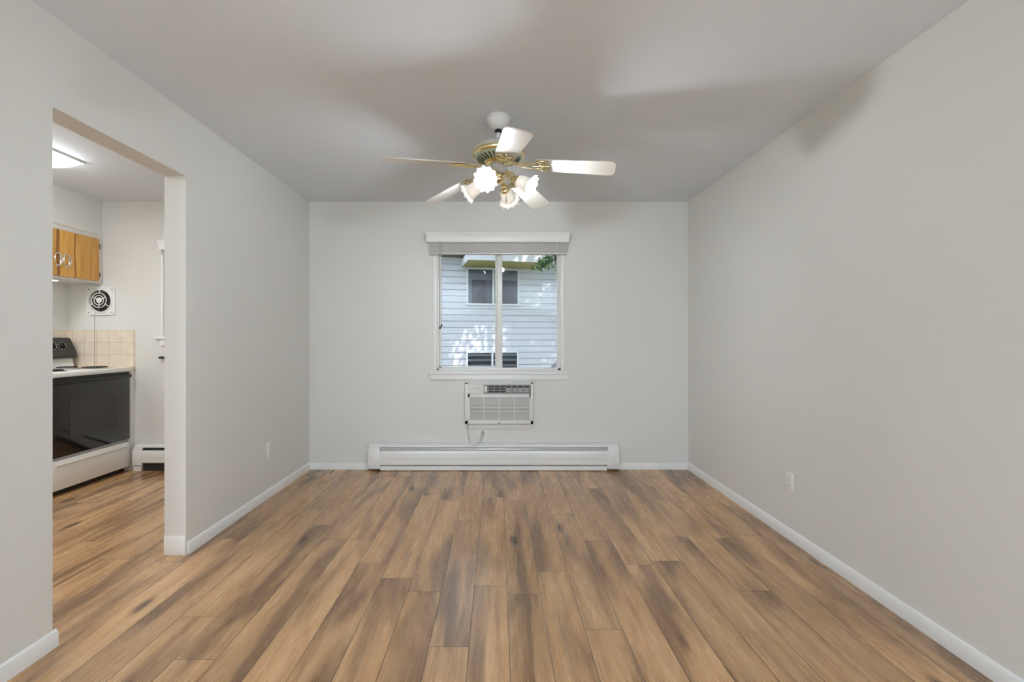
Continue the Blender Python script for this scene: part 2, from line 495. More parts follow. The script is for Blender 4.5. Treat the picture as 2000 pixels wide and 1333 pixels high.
# ------------------------------------------------------------------ windows
def slider(name, x0, x1, z0, z1, yin, yout, mull, s=1, handle=False):
    """two-panel vinyl slider; yin is the room side plane of the frame"""
    w = MB(); f = 0.03
    ya, yb = sorted((yin, yout))
    w.box(x0, x0 + f * 0.6, ya, yb, z0, z1, 0.002); w.box(x1 - f, x1, ya, yb, z0, z1, 0.002)
    w.box(x0, x1, ya, yb, z0, z0 + f * 0.7, 0.002); w.box(x0, x1, ya, yb, z1 - f, z1, 0.002)
    root = struct(w, name, VINYL)
    m = MB(); m.box(mull - 0.012, mull + 0.036, ya + 0.004, yb - 0.02, z0 + 0.004, z1 - 0.004, 0.003)
    m.box(mull - 0.026, mull - 0.012, ya + 0.03, yb - 0.01, z0 + 0.004, z1 - 0.004, 0.002)
    m.build('mullion', VINYL, root)
    ym = (ya + yb) / 2
    g = MB(); g.box(x0 + 0.015, mull, ym + 0.008, ym + 0.012, z0 + 0.015, z1 - 0.02); g.build('pane', GLASS, root)
    g = MB(); g.box(mull, x1 - 0.025, ym - 0.012, ym - 0.008, z0 + 0.015, z1 - 0.02); g.build('pane', GLASS, root)
    sh = MB()
    for a, b in ((x0 + 0.018, x0 + 0.034), (mull - 0.03, mull - 0.012)):
        sh.box(a, b, ym, ym + 0.02, z0 + 0.02, z1 - 0.03, 0.002)
    sh.box(x0 + 0.018, mull - 0.012, ym, ym + 0.02, z0 + 0.02, z0 + 0.034, 0.002)
    sh.build('sash', VINYL, root)
    return root

w1 = slider('window_1', wx0, wx1, wz0, wz1, YB + 0.015, YB + 0.085, P(973.5, 0, YB)[0])
c = MB()
a0 = P(846, 0, YB)[0]; a1 = P(854, 0, YB)[0]; b0 = P(1095, 0, YB)[0]; b1 = P(1102, 0, YB)[0]
c.box(a0, a1, YB - 0.01, YB + 0.03, P(0, 723, YB)[1], wz1 + 0.02, 0.002)
c.box(b0, b1, YB - 0.01, YB + 0.03, P(0, 723, YB)[1], wz1 + 0.02, 0.002)
c.build('casing', TRIM, w1)
c = MB(); s0, sz1 = P(837, 727, YB); s1, sz0 = P(1110, 731, YB)
c.box(s0, s1, YB - 0.03, YB + 0.1, sz0, sz1, 0.004); c.build('window_sill', TRIM, w1)
c = MB(); s0, sz1 = P(841, 731, YB); s1, sz0 = P(1109, 742, YB)
c.box(s0, s1, YB - 0.016, YB, sz0, sz1 - 0.001, 0.003); c.build('apron', TRIM, w1)

w2 = slider('window_2', kx0 + 0.002, kx1, kz0, kz1, YB + 0.03, YB + 0.1, (kx0 + kx1) / 2)
c = MB(); c.box(P(306, 0, YB)[0], kx1 + 0.06, YB - 0.03, YB + 0.03, P(0, 663, YB)[1], P(0, 657.5, YB)[1], 0.003); c.build('window_sill', TRIM, w2)
c = MB(); c.box(P(313.5, 0, YB)[0], kx1 + 0.03, YB - 0.014, YB, P(0, 676, YB)[1], P(0, 663, YB)[1] , 0.003); c.build('apron', TRIM, w2)
c = MB(); c.box(P(315.8, 0, YB)[0], kx0 + 0.016, YB - 0.012, YB + 0.03, kz0, kz1, 0.002); c.build('casing', TRIM, w2)
w3 = slider('window_3', RW[0], RW[1], RW[2], RW[3], YR - 0.03, YR - 0.1, (RW[0] + RW[1]) / 2)
w4 = slider('added_daylight_door', RD[0], RD[1], RD[2], RD[3], YR - 0.03, YR - 0.1, (RD[0] + RD[1]) / 2)  # unseen patio door added to let in more daylight

# valance over window: crown profile with mitred returns
def valance(name, label, x0, x1, z0, z1, proj):
    y = YB
    h = z1 - z0
    pr = [(y - proj * 0.80 + 0.008, z0), (y - proj * 0.80, z0), (y - proj * 0.84, z0 + h * 0.10), (y - proj * 0.80, z0 + h * 0.18), (y - proj * 0.82, z0 + h * 0.3),
          (y - proj * 0.86, z0 + h * 0.55), (y - proj * 0.95, z0 + h * 0.8), (y - proj, z0 + h * 0.86), (y - proj, z1), (y, z1), (y, z1 - 0.008), (y - proj * 0.80 + 0.008, z1 - 0.008)]
    m = MB()
    t = bmesh.new()
    L = [t.verts.new((x0 + (proj - (y - yy)) * 0.22, yy, zz)) if yy < y - 0.001 else t.verts.new((x0 + 0.004, yy, zz)) for yy, zz in pr]
    Rr = [t.verts.new((x1 - (proj - (y - yy)) * 0.22, yy, zz)) if yy < y else t.verts.new((x1 - 0.004, yy, zz)) for yy, zz in pr]
    n = len(pr)
    for k in range(n): t.faces.new([L[k], L[(k + 1) % n], Rr[(k + 1) % n], Rr[k]])
    t.faces.new(L); t.faces.new(Rr)
    bmesh.ops.recalc_face_normals(t, faces=t.faces[:]); m._merge(t)
    return tag(m.build(name, TRIM), label, 'valance')
VP_ = 0.095
YV = YB - VP_
v0, vz1 = P(831, 454, YV); v1, vz0 = P(1112.5, 473, YV + 0.01)
valance('window_valance', 'wide white moulded valance above the window in the back wall', v0, v1, vz0, vz1, VP_)
v0, vz1 = P(305.5, 469, YV); _, vz0 = P(0, 487, YV)
valance('window_valance', 'white moulded valance in the kitchen, half hidden by the doorway edge', v0, kx1 + 0.1, vz0, vz1, VP_)

# raised blinds
def blind(label, x0, x1, ztop, zbot, yf, ladders, cords):
    t = thing('window_blind', label, 'blind', ((x0 + x1) / 2, yf, zbot))
    m = MB(); m.box(x0 + 0.004, x1 - 0.004, yf + 0.012, yf + 0.05, ztop - 0.004, ztop + 0.03, 0.002); m.build('headrail', VINYL_SH, t)
    m = MB(); n = int((ztop - zbot - 0.012) / 0.0052)
    for i in range(n):
        z = zbot + 0.014 + i * 0.0052
        j = random.uniform(-0.0015, 0.0015)
        m.box(x0 + j, x1 + j, yf + 0.002 + j, yf + 0.052 + j, z, z + 0.0032)
    m.build('slats', VINYL_SH, t)
    m = MB(); m.box(x0, x1, yf, yf + 0.054, zbot, zbot + 0.013, 0.003); m.build('bottom_rail', VINYL_SH, t)
    for lx in ladders:
        m = MB(); pts = []
        for i in range(9):
            z = zbot + (ztop - zbot) * i / 8
            pts.append((lx + (0.008 if i % 2 else -0.008), yf - 0.002, z))
        m.tube(pts, 0.0014, 5)
        m.tube([(p[0] * 1 + 0.02 * (1 if i % 2 else -1) * 0.4, p[1], p[2]) for i, p in enumerate(pts)], 0.0012, 5)
        m.build('ladder_cord', VINYL, t)
    for kind, lx, zb in cords:
        if kind == 'cord':
            m = MB(); m.tube([(lx, yf - 0.005, ztop - 0.002), (lx, yf - 0.006, zb)], 0.0016, 6)
            p = m.build('pull_cord', mat('cord_grey', srgb(120, 124, 130), 0.7), t)
            k = MB(); k.lathe([(0, 0), (0.006, 0), (0.0075, 0.008), (0.006, 0.02), (0.003, 0.026), (0, 0.026)], 12, Matrix.Translation((lx, yf - 0.006, zb - 0.024)))
            k.build('tassel', BLACK, p)
        else:
            m = MB(); m.tube([(lx, yf - 0.005, ztop - 0.002), (lx, yf - 0.006, zb)], 0.0028, 6)
            m.build('tilt_wand', VINYL, t)
    return t
YBL = YB - 0.06
q = lambda x: P(x, 0, YBL)[0]
zq = lambda y: P(0, y, YBL)[1]
blind('white slatted blind raised into a tight stack over the back wall window', q(839), q(1107), zq(473.5), zq(496.5), YBL,
      [q(870), q(938), q(1006), q(1074)],
      [('cord', q(859.5), zq(638)), ('cord', q(862.5), zq(634)), ('wand', q(1087.5), zq(640))])
blind('white blind raised under the kitchen window valance', q(314), kx1 + 0.02, zq(487.5), zq(498), YBL, [q(317)], [])

# ------------------------------------------------------------------ baseboard heater (dining)
def heater(label, x0, x1, z0, z1, depth, cap, feet_cu, gap_mat, lowgap):
    t = thing('baseboard_heater', label, 'heater', ((x0 + x1) / 2, YB, 0))
    y = YB - 0.001; yf = YB - depth; h = z1 - z0
    b = MB(); b.box(x0 + 0.004, x1 - 0.004, y - 0.006, y, z0, z1, 0.001)            # back plate
    b.ext_x([(y, z1), (y - 0.02, z1), (y - depth * 0.78, z1 - h * 0.06), (y - depth * 0.80, z1 - h * 0.10), (y - depth * 0.80, z1 - h * 0.125), (y - depth * 0.74, z1 - h * 0.12), (y - 0.02, z1 - 0.006), (y, z1 - 0.006)], x0 + 0.008, x1 - 0.008)
    b.build('hood', ENAMEL, t)
    d = MB(); d.box(x0 + cap, x1 - cap, y - depth * 0.62, y - 0.007, z0 + h * 0.12, z0 + h * 0.80); d.build('fin_element', gap_mat, t)  # element block coloured near-black as the shade inside the heater
    d = MB(); zc = z0 + h * 0.81
    d.ext_x([(yf + 0.012, zc - h * 0.05), (yf + 0.010, zc - h * 0.04), (yf + 0.022, zc + h * 0.05), (yf + 0.026, zc + h * 0.05)], x0 + cap + 0.002, x1 - cap - 0.002)
    d.build('damper', GAPSHADE if lowgap > 0 else FIN, t)  # kitchen damper painted near-black to read as a shaded gap
    f = MB(); zf0 = z0 + h * 0.13; zf1 = z0 + h * 0.745
    pr = [(yf + 0.014, zf1), (yf + 0.007, zf1 - h * 0.02), (yf + 0.003, zf1 - h * 0.08), (yf + 0.0005, zf1 - h * 0.15), (yf, z0 + h * 0.43), (yf + 0.002, z0 + h * 0.42), (yf + 0.002, zf0 + h * 0.05), (yf + 0.012, zf0),
          (yf + 0.014, zf0 + 0.002), (yf + 0.006, zf0 + h * 0.06), (yf + 0.006, zf1 - h * 0.03), (yf + 0.012, zf1 - 0.002)]
    f.ext_x(pr, x0 + cap - 0.02, x1 - cap + 0.02); f.build('front_panel', ENAMEL, t)
    for a, b_, sg in ((x0, x0 + cap, 1), (x1 - cap, x1, -1)):
        e = MB(); e.box(a, b_, yf - 0.001, y, z0 + h * 0.03, z0 + h * 0.755, 0.004)
        e.box(a + 0.004, b_ - 0.002, yf + 0.006, y, z0 + h * 0.73, z1 - h * 0.13, 0.003)
        e.box(a + 0.012, b_ - 0.004, yf + 0.004, y, z0 - 0.002, z0 + h * 0.06, 0.002)
        e.build('end_cap', ENAMEL, t)
    if lowgap > 0:
        for a in (x0 + 0.005, x1 - cap + 0.01):
            e = MB(); e.box(a, a + cap - 0.015, yf + 0.004, y - 0.01, 0.0, z0 + 0.01, 0.002); e.build('foot', ENAMEL, t)
        e = MB(); e.box(x0 + cap, x1 - cap, yf + 0.02, y, 0.001, z0 + h * 0.12); e.build('toe_shade_block', GAPSHADE, t)  # dark block painted as the shade of the gap under the heater
    else:
        e = MB(); e.box(x0 + cap, x1 - cap, yf + 0.012, yf + 0.016, 0.006, z0 + h * 0.10); e.build('toe_strip', ENAMEL, t)
        for xx, sg in ((x0 + 0.03, 1), (x1 - 0.03, -1)):
            e = MB(); e.cyl((xx - 0.016 * sg, yf + 0.015, 0.008), (xx + 0.014 * sg, yf + 0.015, 0.008), 0.0085, n=12)
            e.cyl((xx + 0.02 * sg, yf + 0.015, 0.009), (xx + 0.038 * sg, yf + 0.015, 0.009), 0.0065, n=12)
            e.cyl((xx, yf + 0.015, 0.008), (xx, yf + 0.045, 0.03), 0.006, n=10)
            e.build('pipe_fitting', COPPER, t, 'aged copper pipe fitting')
    return t
YH = YB - 0.07
hx0 = P(718, 0, YH)[0]; hx1 = P(1210, 0, YH)[0]
heater('long white baseboard heater under the air conditioner on the back wall', hx0, hx1, 0.022, P(0, 866, YB - 0.01)[1], 0.07, 0.11, True, GAPSHADE, 0)
hk0 = P(258, 0, YH)[0]
heater('white baseboard heater in the kitchen beside the stove', hk0, XL2 - 0.06, 0.045, P(0, 867.5, YB - 0.01)[1], 0.07, 0.085, False, GAPSHADE, 0.03)

# ------------------------------------------------------------------ outlets
def outlet(label, M, loc, name='wall_outlet', cat='outlet'):
    """local frame: x right, y out of the wall, z up"""
    t = thing(name, label, cat, loc, 'white duplex outlets')
    MM = M
    b = MB(); b.box(-0.035, 0.035, 0, 0.006, -0.0575, 0.0575, 0.0025); b.build('cover_plate', PLATE, t, M=MM, local=True)
    for dz in (0.0195, -0.0195):
        r = MB()
        pts = [(0.0165 * math.cos(a), max(-0.0135, min(0.0135, 0.0175 * math.sin(a)))) for a in [2 * PI * k / 24 for k in range(24)]]
        r.prism([(x, z) for x, z in pts], 0.0, 0.002, Matrix.Translation((0, 0.006, dz)) @ Matrix.Rotation(-PI / 2, 4, 'X') @ Matrix.Scale(-1, 4, (0, 1, 0)))
        r.mi = 1
        r.box(-0.0075, -0.0055, 0.0075, 0.0085, dz - 0.001, dz + 0.008)
        r.box(0.0055, 0.0075, 0.0075, 0.0085, dz - 0.001, dz + 0.007)
        r.lathe([(0, 0), (0.0028, 0), (0.0028, 0.001), (0, 0.001)], 10, Matrix.Translation((0, 0.0075, dz - 0.0075)) @ Matrix.Rotation(-PI / 2, 4, 'X'))
        r.build('receptacle', [PLATE, SLOT], t, M=MM, local=True)
    s = MB(); s.lathe([(0, 0), (0.003, 0), (0.002, 0.0012), (0, 0.0014)], 10, Matrix.Translation((0, 0.006, 0)) @ Matrix.Rotation(-PI / 2, 4, 'X'))
    s.build('screw', CHROME, t, M=MM, local=True)
    return t
yo = FPX * XR / (1543.2 - CX)
outlet('white duplex outlet low on the right wall', Matrix.Rotation(PI / 2, 4, 'Z'), (XR, yo, CAMZ - (942 - CY) * yo / FPX))
yo = FPX * -XL / (CX - 525.5)
outlet('white duplex outlet low on the left wall beside the doorway', Matrix.Rotation(-PI / 2, 4, 'Z'), (XL, yo, CAMZ - (877.5 - CY) * yo / FPX))
ox, oz = P(943.5, 851, YB)
outlet('white outlet under the air conditioner with the grey cord plugged in', Matrix.Rotation(PI, 4, 'Z'), (ox, YB, oz))

# ------------------------------------------------------------------ air conditioner
YA = YB - 0.06
def A(x, y): return P(x, y, YA)
ac = thing('air_conditioner', 'off-white through-wall air conditioner under the back window', 'air conditioner', (A(974, 0)[0], YB, A(0, 829)[1]))
x0, z1 = A(908, 748); x1, z0 = A(1041.5, 829)
b = MB()
b.box(x0, x1, YA + 0.01, YB, z0, z1, 0.004)
b.box(x0, x1, YA, YA + 0.012, A(0, 751)[1], z1, 0.003)
b.box(x0, A(914, 0)[0], YA, YA + 0.012, z0, z1, 0.003); b.box(A(1036, 0)[0], x1, YA, YA + 0.012, z0, z1, 0.003)
b.box(x0, x1, YA, YA + 0.012, z0, A(0, 822)[1], 0.003)
b.build('housing', ACW, ac)
b = MB(); b.box(A(911, 0)[0], A(943.5, 0)[0], YA + 0.001, YA + 0.012, A(0, 769)[1], A(0, 751.5)[1], 0.001)
pc = b.build('control_panel', ACW, ac)
k = MB()
cx_, cz_ = A(925, 760)
# faint printed dial marks and lettering-like ticks round two flush dials
for cxx, rr in ((A(923, 0)[0], 0.022), (A(935, 0)[0], 0.014)):
    for i in range(11):
        a = R(-40 + i * 26)
        px, pz = cxx + rr * math.cos(a), cz_ + rr * 0.9 * math.sin(a)
        k.box(px - 0.0035, px + 0.0035, YA - 0.0002, YA + 0.002, pz - 0.0013, pz + 0.0013)
k.build('dial_marks', PRINT, pc)
for cxx, rr in ((A(923, 0)[0], 0.013), (A(935, 0)[0], 0.009)):
    k = MB(); k.lathe([(0, 0), (rr, 0), (rr * 0.95, 0.004), (0, 0.005)], 20, Matrix.Translation((cxx, YA + 0.001, cz_)) @ Matrix.Rotation(PI / 2, 4, 'X')); k.box(cxx - 0.0012, cxx + 0.0012, YA - 0.008, YA - 0.003, cz_ - rr * 0.8, cz_ + rr * 0.8)
    k.build('knob', ACW, pc)
# discharge louvre
b = MB(); lx0, lz1 = A(945, 752.5); lx1, lz0 = A(1037, 770)
b.mi = 0
b.box(lx0, lx1, YA - 0.001, YA + 0.01, lz1 - 0.006, lz1, 0.001); b.box(lx0, lx1, YA - 0.001, YA + 0.01, lz0, lz0 + 0.012, 0.001)
b.box(lx0, lx0 + 0.006, YA - 0.001, YA + 0.01, lz0, lz1, 0.001); b.box(lx1 - 0.008, lx1, YA - 0.001, YA + 0.01, lz0, lz1, 0.001)
b.mi = 1; b.box(lx0 + 0.005, lx1 - 0.005, YA + 0.0065, YA + 0.0095, lz0 + 0.004, lz1 - 0.003)
b.mi = 2
wx_ = (lx1 - lx0 - 0.05) / 7
for r_ in range(2):
    z = lz0 + 0.030 + r_ * 0.0215
    b.box(lx0 + 0.03, lx1 - 0.01, YA + 0.001, YA + 0.006, z, z + 0.004)
for i in range(8):
    x = lx0 + 0.036 + i * wx_
    b.box(x, x + 0.004, YA + 0.002, YA + 0.006, lz0 + 0.012, lz1 - 0.006)
for i in range(3, 7):
    for r_ in range(3):
        z = lz0 + 0.014 + r_ * 0.0215; x = lx0 + 0.036 + i * wx_
        if r_ == 2: continue
        b.box(x + 0.008, x + wx_ - 0.006, YA + 0.0035, YA + 0.006, z + 0.002, z + 0.013)
b.mi = 3; b.box(lx0 + 0.006, lx0 + 0.03, YA + 0.001, YA + 0.008, lz0 + 0.014, lz1 - 0.008, 0.001)
b.build('air_louvre', [ACM, ACD, mat('ac_light_vane', srgb(178, 178, 180), 0.5), ACW], ac, 'black and grey air outlet louvre')
# intake grille
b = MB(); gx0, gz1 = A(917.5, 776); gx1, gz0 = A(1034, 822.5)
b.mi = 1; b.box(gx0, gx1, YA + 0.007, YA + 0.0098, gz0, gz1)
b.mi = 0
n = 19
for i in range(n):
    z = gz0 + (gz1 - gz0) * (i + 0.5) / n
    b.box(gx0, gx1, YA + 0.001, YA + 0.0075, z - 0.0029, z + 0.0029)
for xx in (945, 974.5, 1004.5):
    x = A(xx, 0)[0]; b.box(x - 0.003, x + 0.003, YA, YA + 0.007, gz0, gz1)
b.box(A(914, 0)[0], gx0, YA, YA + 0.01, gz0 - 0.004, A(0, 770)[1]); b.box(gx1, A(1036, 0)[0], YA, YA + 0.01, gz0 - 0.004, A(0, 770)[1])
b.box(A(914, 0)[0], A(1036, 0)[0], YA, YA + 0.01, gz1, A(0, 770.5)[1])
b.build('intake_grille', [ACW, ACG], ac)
b = MB(); b.box(A(973.5, 0)[0], A(976, 0)[0], YA - 0.002, YA, A(0, 828)[1], A(0, 825.5)[1]); b.build('latch', SLOT, ac)
b = MB(); sx0, sz1_ = P(910, 829.5, YB - 0.012); sx1, sz0_ = P(1040, 838.5, YB - 0.012)
b.box(sx0, sx1, YB - 0.012, YB, sz0_, sz1_, 0.003)
o = b.build('trim_2', TRIM); o['kind'] = 'structure'; o['label'] = 'white wooden strip under the air conditioner'
# cord + plug
pts = []
ctl = [(913.5, 829), (914, 845), (916, 858), (919.5, 866), (925, 870.5), (931, 869.5), (937, 864), (940, 857), (941, 848), (942.5, 842), (945, 843)]
def catmull(c, n=6):
    out = []
    for i in range(len(c) - 1):
        p0 = c[max(0, i - 1)]; p1 = c[i]; p2 = c[i + 1]; p3 = c[min(len(c) - 1, i + 2)]
        for k in range(n):
            t = k / n
            out.append(tuple(0.5 * ((2 * p1[j]) + (-p0[j] + p2[j]) * t + (2 * p0[j] - 5 * p1[j] + 4 * p2[j] - p3[j]) * t * t + (-p0[j] + 3 * p1[j] - 3 * p2[j] + p3[j]) * t ** 3) for j in range(len(p1))))
    out.append(tuple(c[-1])); return out
dp = [0.02, 0.02, 0.03, 0.075, 0.085, 0.08, 0.06, 0.04, 0.04, 0.045, 0.04]
pts = []
for (px, py), d in zip(ctl, dp):
    X_, Z_ = P(px, py, YB - d); pts.append((X_, YB - d, Z_))
b = MB(); b.tube(catmull(pts), 0.0042, 8)
cd = b.build('power_cord', CORD, ac, 'grey power cord')
b = MB(); X_, Z_ = P(943.5, 847.5, YB - 0.02)
b.box(X_ - 0.011, X_ + 0.013, YB - 0.04, YB - 0.008, Z_ - 0.016, Z_ + 0.014, 0.005); b.build('plug', CORD, cd)

# ------------------------------------------------------------------ ceiling fan
FX, FY = 0.004, 2.57
fan = thing('ceiling_fan', 'white ceiling fan with brass trim, five blades and four lit glass shades', 'ceiling fan', (FX, FY, H))
def fz(z): return z - H       # local z from absolute
def fb(mb, name, m, parent=fan, M=None, label=None): return mb.build(name, m, parent, label, M, True)
b = MB(); b.lathe([(0, 0), (0.064, 0), (0.067, -0.006), (0.067, -0.016), (0.062, -0.020), (0.060, -0.034), (0.050, -0.052), (0.034, -0.066), (0.022, -0.072), (0.0, -0.072)], 40); fb(b, 'canopy', FANC)
b = MB(); b.lathe([(0, -0.068), (0.018, -0.070), (0.022, -0.080), (0.014, -0.088), (0, -0.088)], 20); fb(b, 'hanger_ball', BLACK, label='black hanger ball')
b = MB(); b.lathe([(0, -0.085), (0.0105, -0.085), (0.0105, fz(2.30)), (0, fz(2.30))], 16); fb(b, 'downrod', FANC)
b = MB(); b.lathe([(0, fz(2.318)), (0.022, fz(2.318)), (0.026, fz(2.305)), (0.06, fz(2.298)), (0.105, fz(2.283)), (0.135, fz(2.262)), (0.143, fz(2.245)), (0.143, fz(2.236)), (0, fz(2.236))], 48); mh = fb(b, 'motor_housing', FANW)
b = MB(); b.lathe([(0.143, fz(2.240)), (0.148, fz(2.236)), (0.149, fz(2.228)), (0.146, fz(2.220)), (0.137, fz(2.214)), (0.130, fz(2.214)), (0.130, fz(2.24))], 48); fb(b, 'housing_ring', BRASS, label='polished brass ring')
b = MB(); b.lathe([(0.134, fz(2.215)), (0.128, fz(2.208)), (0.075, fz(2.188)), (0.05, fz(2.188)), (0.05, fz(2.21))], 48)
b.mi = 1
for k in range(28):
    a = 2 * PI * k / 28
    M = Matrix.Rotation(a, 4, 'Z') @ Matrix.Translation((0.102, 0, fz(2.1975))) @ Matrix.Rotation(-R(20.7), 4, 'Y')
    b.box(-0.021, 0.021, -0.0036, 0.0036, -0.0016, 0.0012, 0.0, M)
fb(b, 'vent_plate', [MINT, VENTD], label='pale vented plate with dark radial slots')
b = MB(); b.lathe([(0.05, fz(2.195)), (0.078, fz(2.192)), (0.080, fz(2.184)), (0.070, fz(2.178)), (0.055, fz(2.174)), (0.05, fz(2.172)), (0, fz(2.172))], 40); fb(b, 'flywheel', BRASS)
b = MB(); b.lathe([(0, fz(2.176)), (0.040, fz(2.176)), (0.044, fz(2.170)), (0.044, fz(2.135)), (0.041, fz(2.126)), (0.034, fz(2.120)), (0, fz(2.120))], 36); sw = fb(b, 'switch_housing', FANW)
b = MB(); b.lathe([(0, fz(2.121)), (0.026, fz(2.121)), (0.028, fz(2.112)), (0.024, fz(2.100)), (0.030, fz(2.092)), (0.040, fz(2.086)), (0.038, fz(2.080)), (0.020, fz(2.072)), (0.008, fz(2.068)), (0.006, fz(2.060)), (0, fz(2.058))], 32); fb(b, 'light_fitter', BRASS)

# blades
RB0, RB1 = 0.215, 0.645
def blade_outline():
    w0, w1 = 0.054, 0.067; pts = []
    L = RB1 - RB0
    pts.append((0.0, -w0 * 0.86)); pts.append((0.012, -w0))
    rc = 0.035
    for i in range(7):
        a = -PI / 2 + (PI / 2) * i / 6
        pts.append((L - rc + rc * math.cos(a) - 0.0 , -w1 + rc + rc * math.sin(a)))
    for i in range(7):
        a = (PI / 2) * i / 6
        pts.append((L - rc + rc * math.cos(a), w1 - rc + rc * math.sin(a)))
    pts.append((0.012, w0)); pts.append((0.0, w0 * 0.86))
    return pts
bm_ = MB(); bm_.prism(blade_outline(), -0.003, 0.003, None, 0.0012)
blade_me = None
PHI0 = 8.0
ZR = 2.158
droop = math.atan2(0.048, RB1 - RB0); pitch = R(-12)
def blade_frame(az):
    # az measured from -Y toward +X ; outward u, lateral v (left of outward), w up
    a = -PI / 2 + az
    return Matrix.Rotation(a, 4, 'Z') @ Matrix.Translation((RB0, 0, fz(ZR))) @ Matrix.Rotation(droop, 4, 'Y') @ Matrix.Rotation(pitch, 4, 'X')
first_blade = None; first_iron = None
def iron_mesh():
    m = MB()
    # arm from the flywheel to the blade root (local blade frame, x outward; flywheel lies at x ~ -0.145)
    for s in (-1, 1):
        m.tube(catmull([(-0.150, s * 0.010, 0.012), (-0.11, s * 0.012, 0.000), (-0.07, s * 0.013, -0.012), (-0.03, s * 0.020, -0.010), (0.0, s * 0.034, -0.007), (0.028, s * 0.047, -0.006), (0.05, s * 0.040, -0.006), (0.058, s * 0.022, -0.006), (0.045, s * 0.010, -0.006)], 5), 0.0036, 8)
        # inner scroll
        m.tube(catmull([(-0.02, s * 0.010, -0.009), (0.005, s * 0.022, -0.007), (0.03, s * 0.026, -0.006), (0.040, s * 0.014, -0.006), (0.026, s * 0.006, -0.006), (0.012, s * 0.012, -0.006)], 5), 0.0026, 6)
        m.tube([(0.0, s * 0.034, -0.007), (0.03, s * 0.026, -0.006), (0.05, s * 0.040, -0.006)], 0.0022, 6)
    m.box(-0.13, -0.03, -0.012, 0.012, -0.008, -0.004, 0.001, Matrix.Rotation(R(6), 4, 'Y'))
    m.tube([(-0.02, 0, -0.009), (0.03, 0, -0.006), (0.075, 0, -0.006)], 0.003, 8)
    for x, y in ((0.045, 0.012), (0.045, -0.012), (0.075, 0)):
        m.lathe([(0, -0.010), (0.005, -0.009), (0.006, -0.005), (0, -0.004)], 10, Matrix.Translation((x, y, 0)))
    return m
for k in range(5):
    M = Matrix.Translation((0, 0, (-0.030, 0.0, -0.010, -0.012, -0.016)[k])) @ blade_frame(R(PHI0 + 72 * k))
    if first_blade is None:
        first_blade = bm_.build('blade', FANW, fan, local=True); first_iron = iron_mesh().build('blade_bracket', BRASS, fan, 'brass scroll blade bracket', local=True)
        bl, ir = first_blade, first_iron
    else:
        bl = first_blade.copy(); COL.objects.link(bl); bl.parent = fan
        ir = first_iron.copy(); COL.objects.link(ir); ir.parent = fan
    bl.matrix_local = M; ir.matrix_local = M

# light kit
AX = R(27)
def shade_mod(a, i):
    amp = [0, 0, 0, 0, 0, 0.01, 0.03, 0.055, 0.075][min(i, 8)]
    return 1 + amp * math.cos(12 * a), 0.035 * amp * math.cos(12 * a)
prof = [(0.026, 0.0), (0.031, 0.006), (0.035, 0.018), (0.0375, 0.034), (0.0385, 0.050), (0.041, 0.064), (0.047, 0.078), (0.056, 0.089), (0.064, 0.095)]
kit = []
for k, az in enumerate((R(-20), R(70), R(160), R(250))):
    a = -PI / 2 + az
    Mk = Matrix.Rotation(a, 4, 'Z')
    S0 = Vector((0.112, 0, fz(2.070)))
    Q = Matrix.Translation(S0) @ Matrix.Rotation(PI / 2 + AX, 4, 'Y')
    m = MB(); m.tube(catmull([(0.024, 0, fz(2.104)), (0.05, 0, fz(2.122)), (0.078, 0, fz(2.120)), (0.093, 0, fz(2.104)), (0.094, 0, fz(2.084))], 6), 0.0048, 8)
    m.tube(catmull([(0.03, 0.006, fz(2.100)), (0.055, 0.012, fz(2.098)), (0.08, 0.006, fz(2.106))], 5), 0.0028, 6)
    arm = fb(m, 'light_arm', BRASS, M=Mk, label='curved brass lamp arm')
    m = MB(); m.lathe([(0, -0.034), (0.012, -0.033), (0.018, -0.026), (0.0185, -0.012), (0.027, -0.006), (0.031, 0.002), (0.0305, 0.008), (0.027, 0.009), (0.026, 0.003), (0, 0.0)], 28)
    fb(m, 'lamp_socket', BRASS, M=Mk @ Q, label='brass lamp socket cup')
    m = MB(); m.lathe(prof[:7], 96, mod=shade_mod); m.mi = 1; m.lathe(prof[6:], 96, mod=lambda a, i: shade_mod(a, i + 6)); bmesh.ops.remove_doubles(m.bm, verts=m.bm.verts[:], dist=1e-5)
    fb(m, 'lamp_shade', [SHADE, SHADER], M=Mk @ Q, label='frosted ruffled glass lamp shade')
    m = MB(); m.lathe([(0, 0.004), (0.012, 0.006), (0.013, 0.022), (0.020, 0.036), (0.0245, 0.050), (0.0235, 0.062), (0.017, 0.073), (0, 0.079)], 20)
    fb(m, 'light_bulb', BULBM, M=Mk @ Q, label='glowing light bulb')
# pull chains
for (dx, dy, zb, pend) in ((0.044, -0.05, 1.955, True), (-0.004, -0.046, 2.05, False)):
    m = MB(); m.tube([(dx * 0.9, dy * 0.9, fz(2.128)), (dx, dy, fz(2.12)), (dx, dy, fz(zb + 0.02))], 0.0012, 5)
    pcn = fb(m, 'pull_chain', BRASS)
    if pend:
        m = MB(); m.lathe([(0, 0.03), (0.002, 0.028), (0.003, 0.01), (0.0055, 0.0), (0.004, -0.008), (0, -0.009)], 12, Matrix.Translation((dx, dy, fz(zb))))
        m.build('pendant', FANW, pcn, local=True)

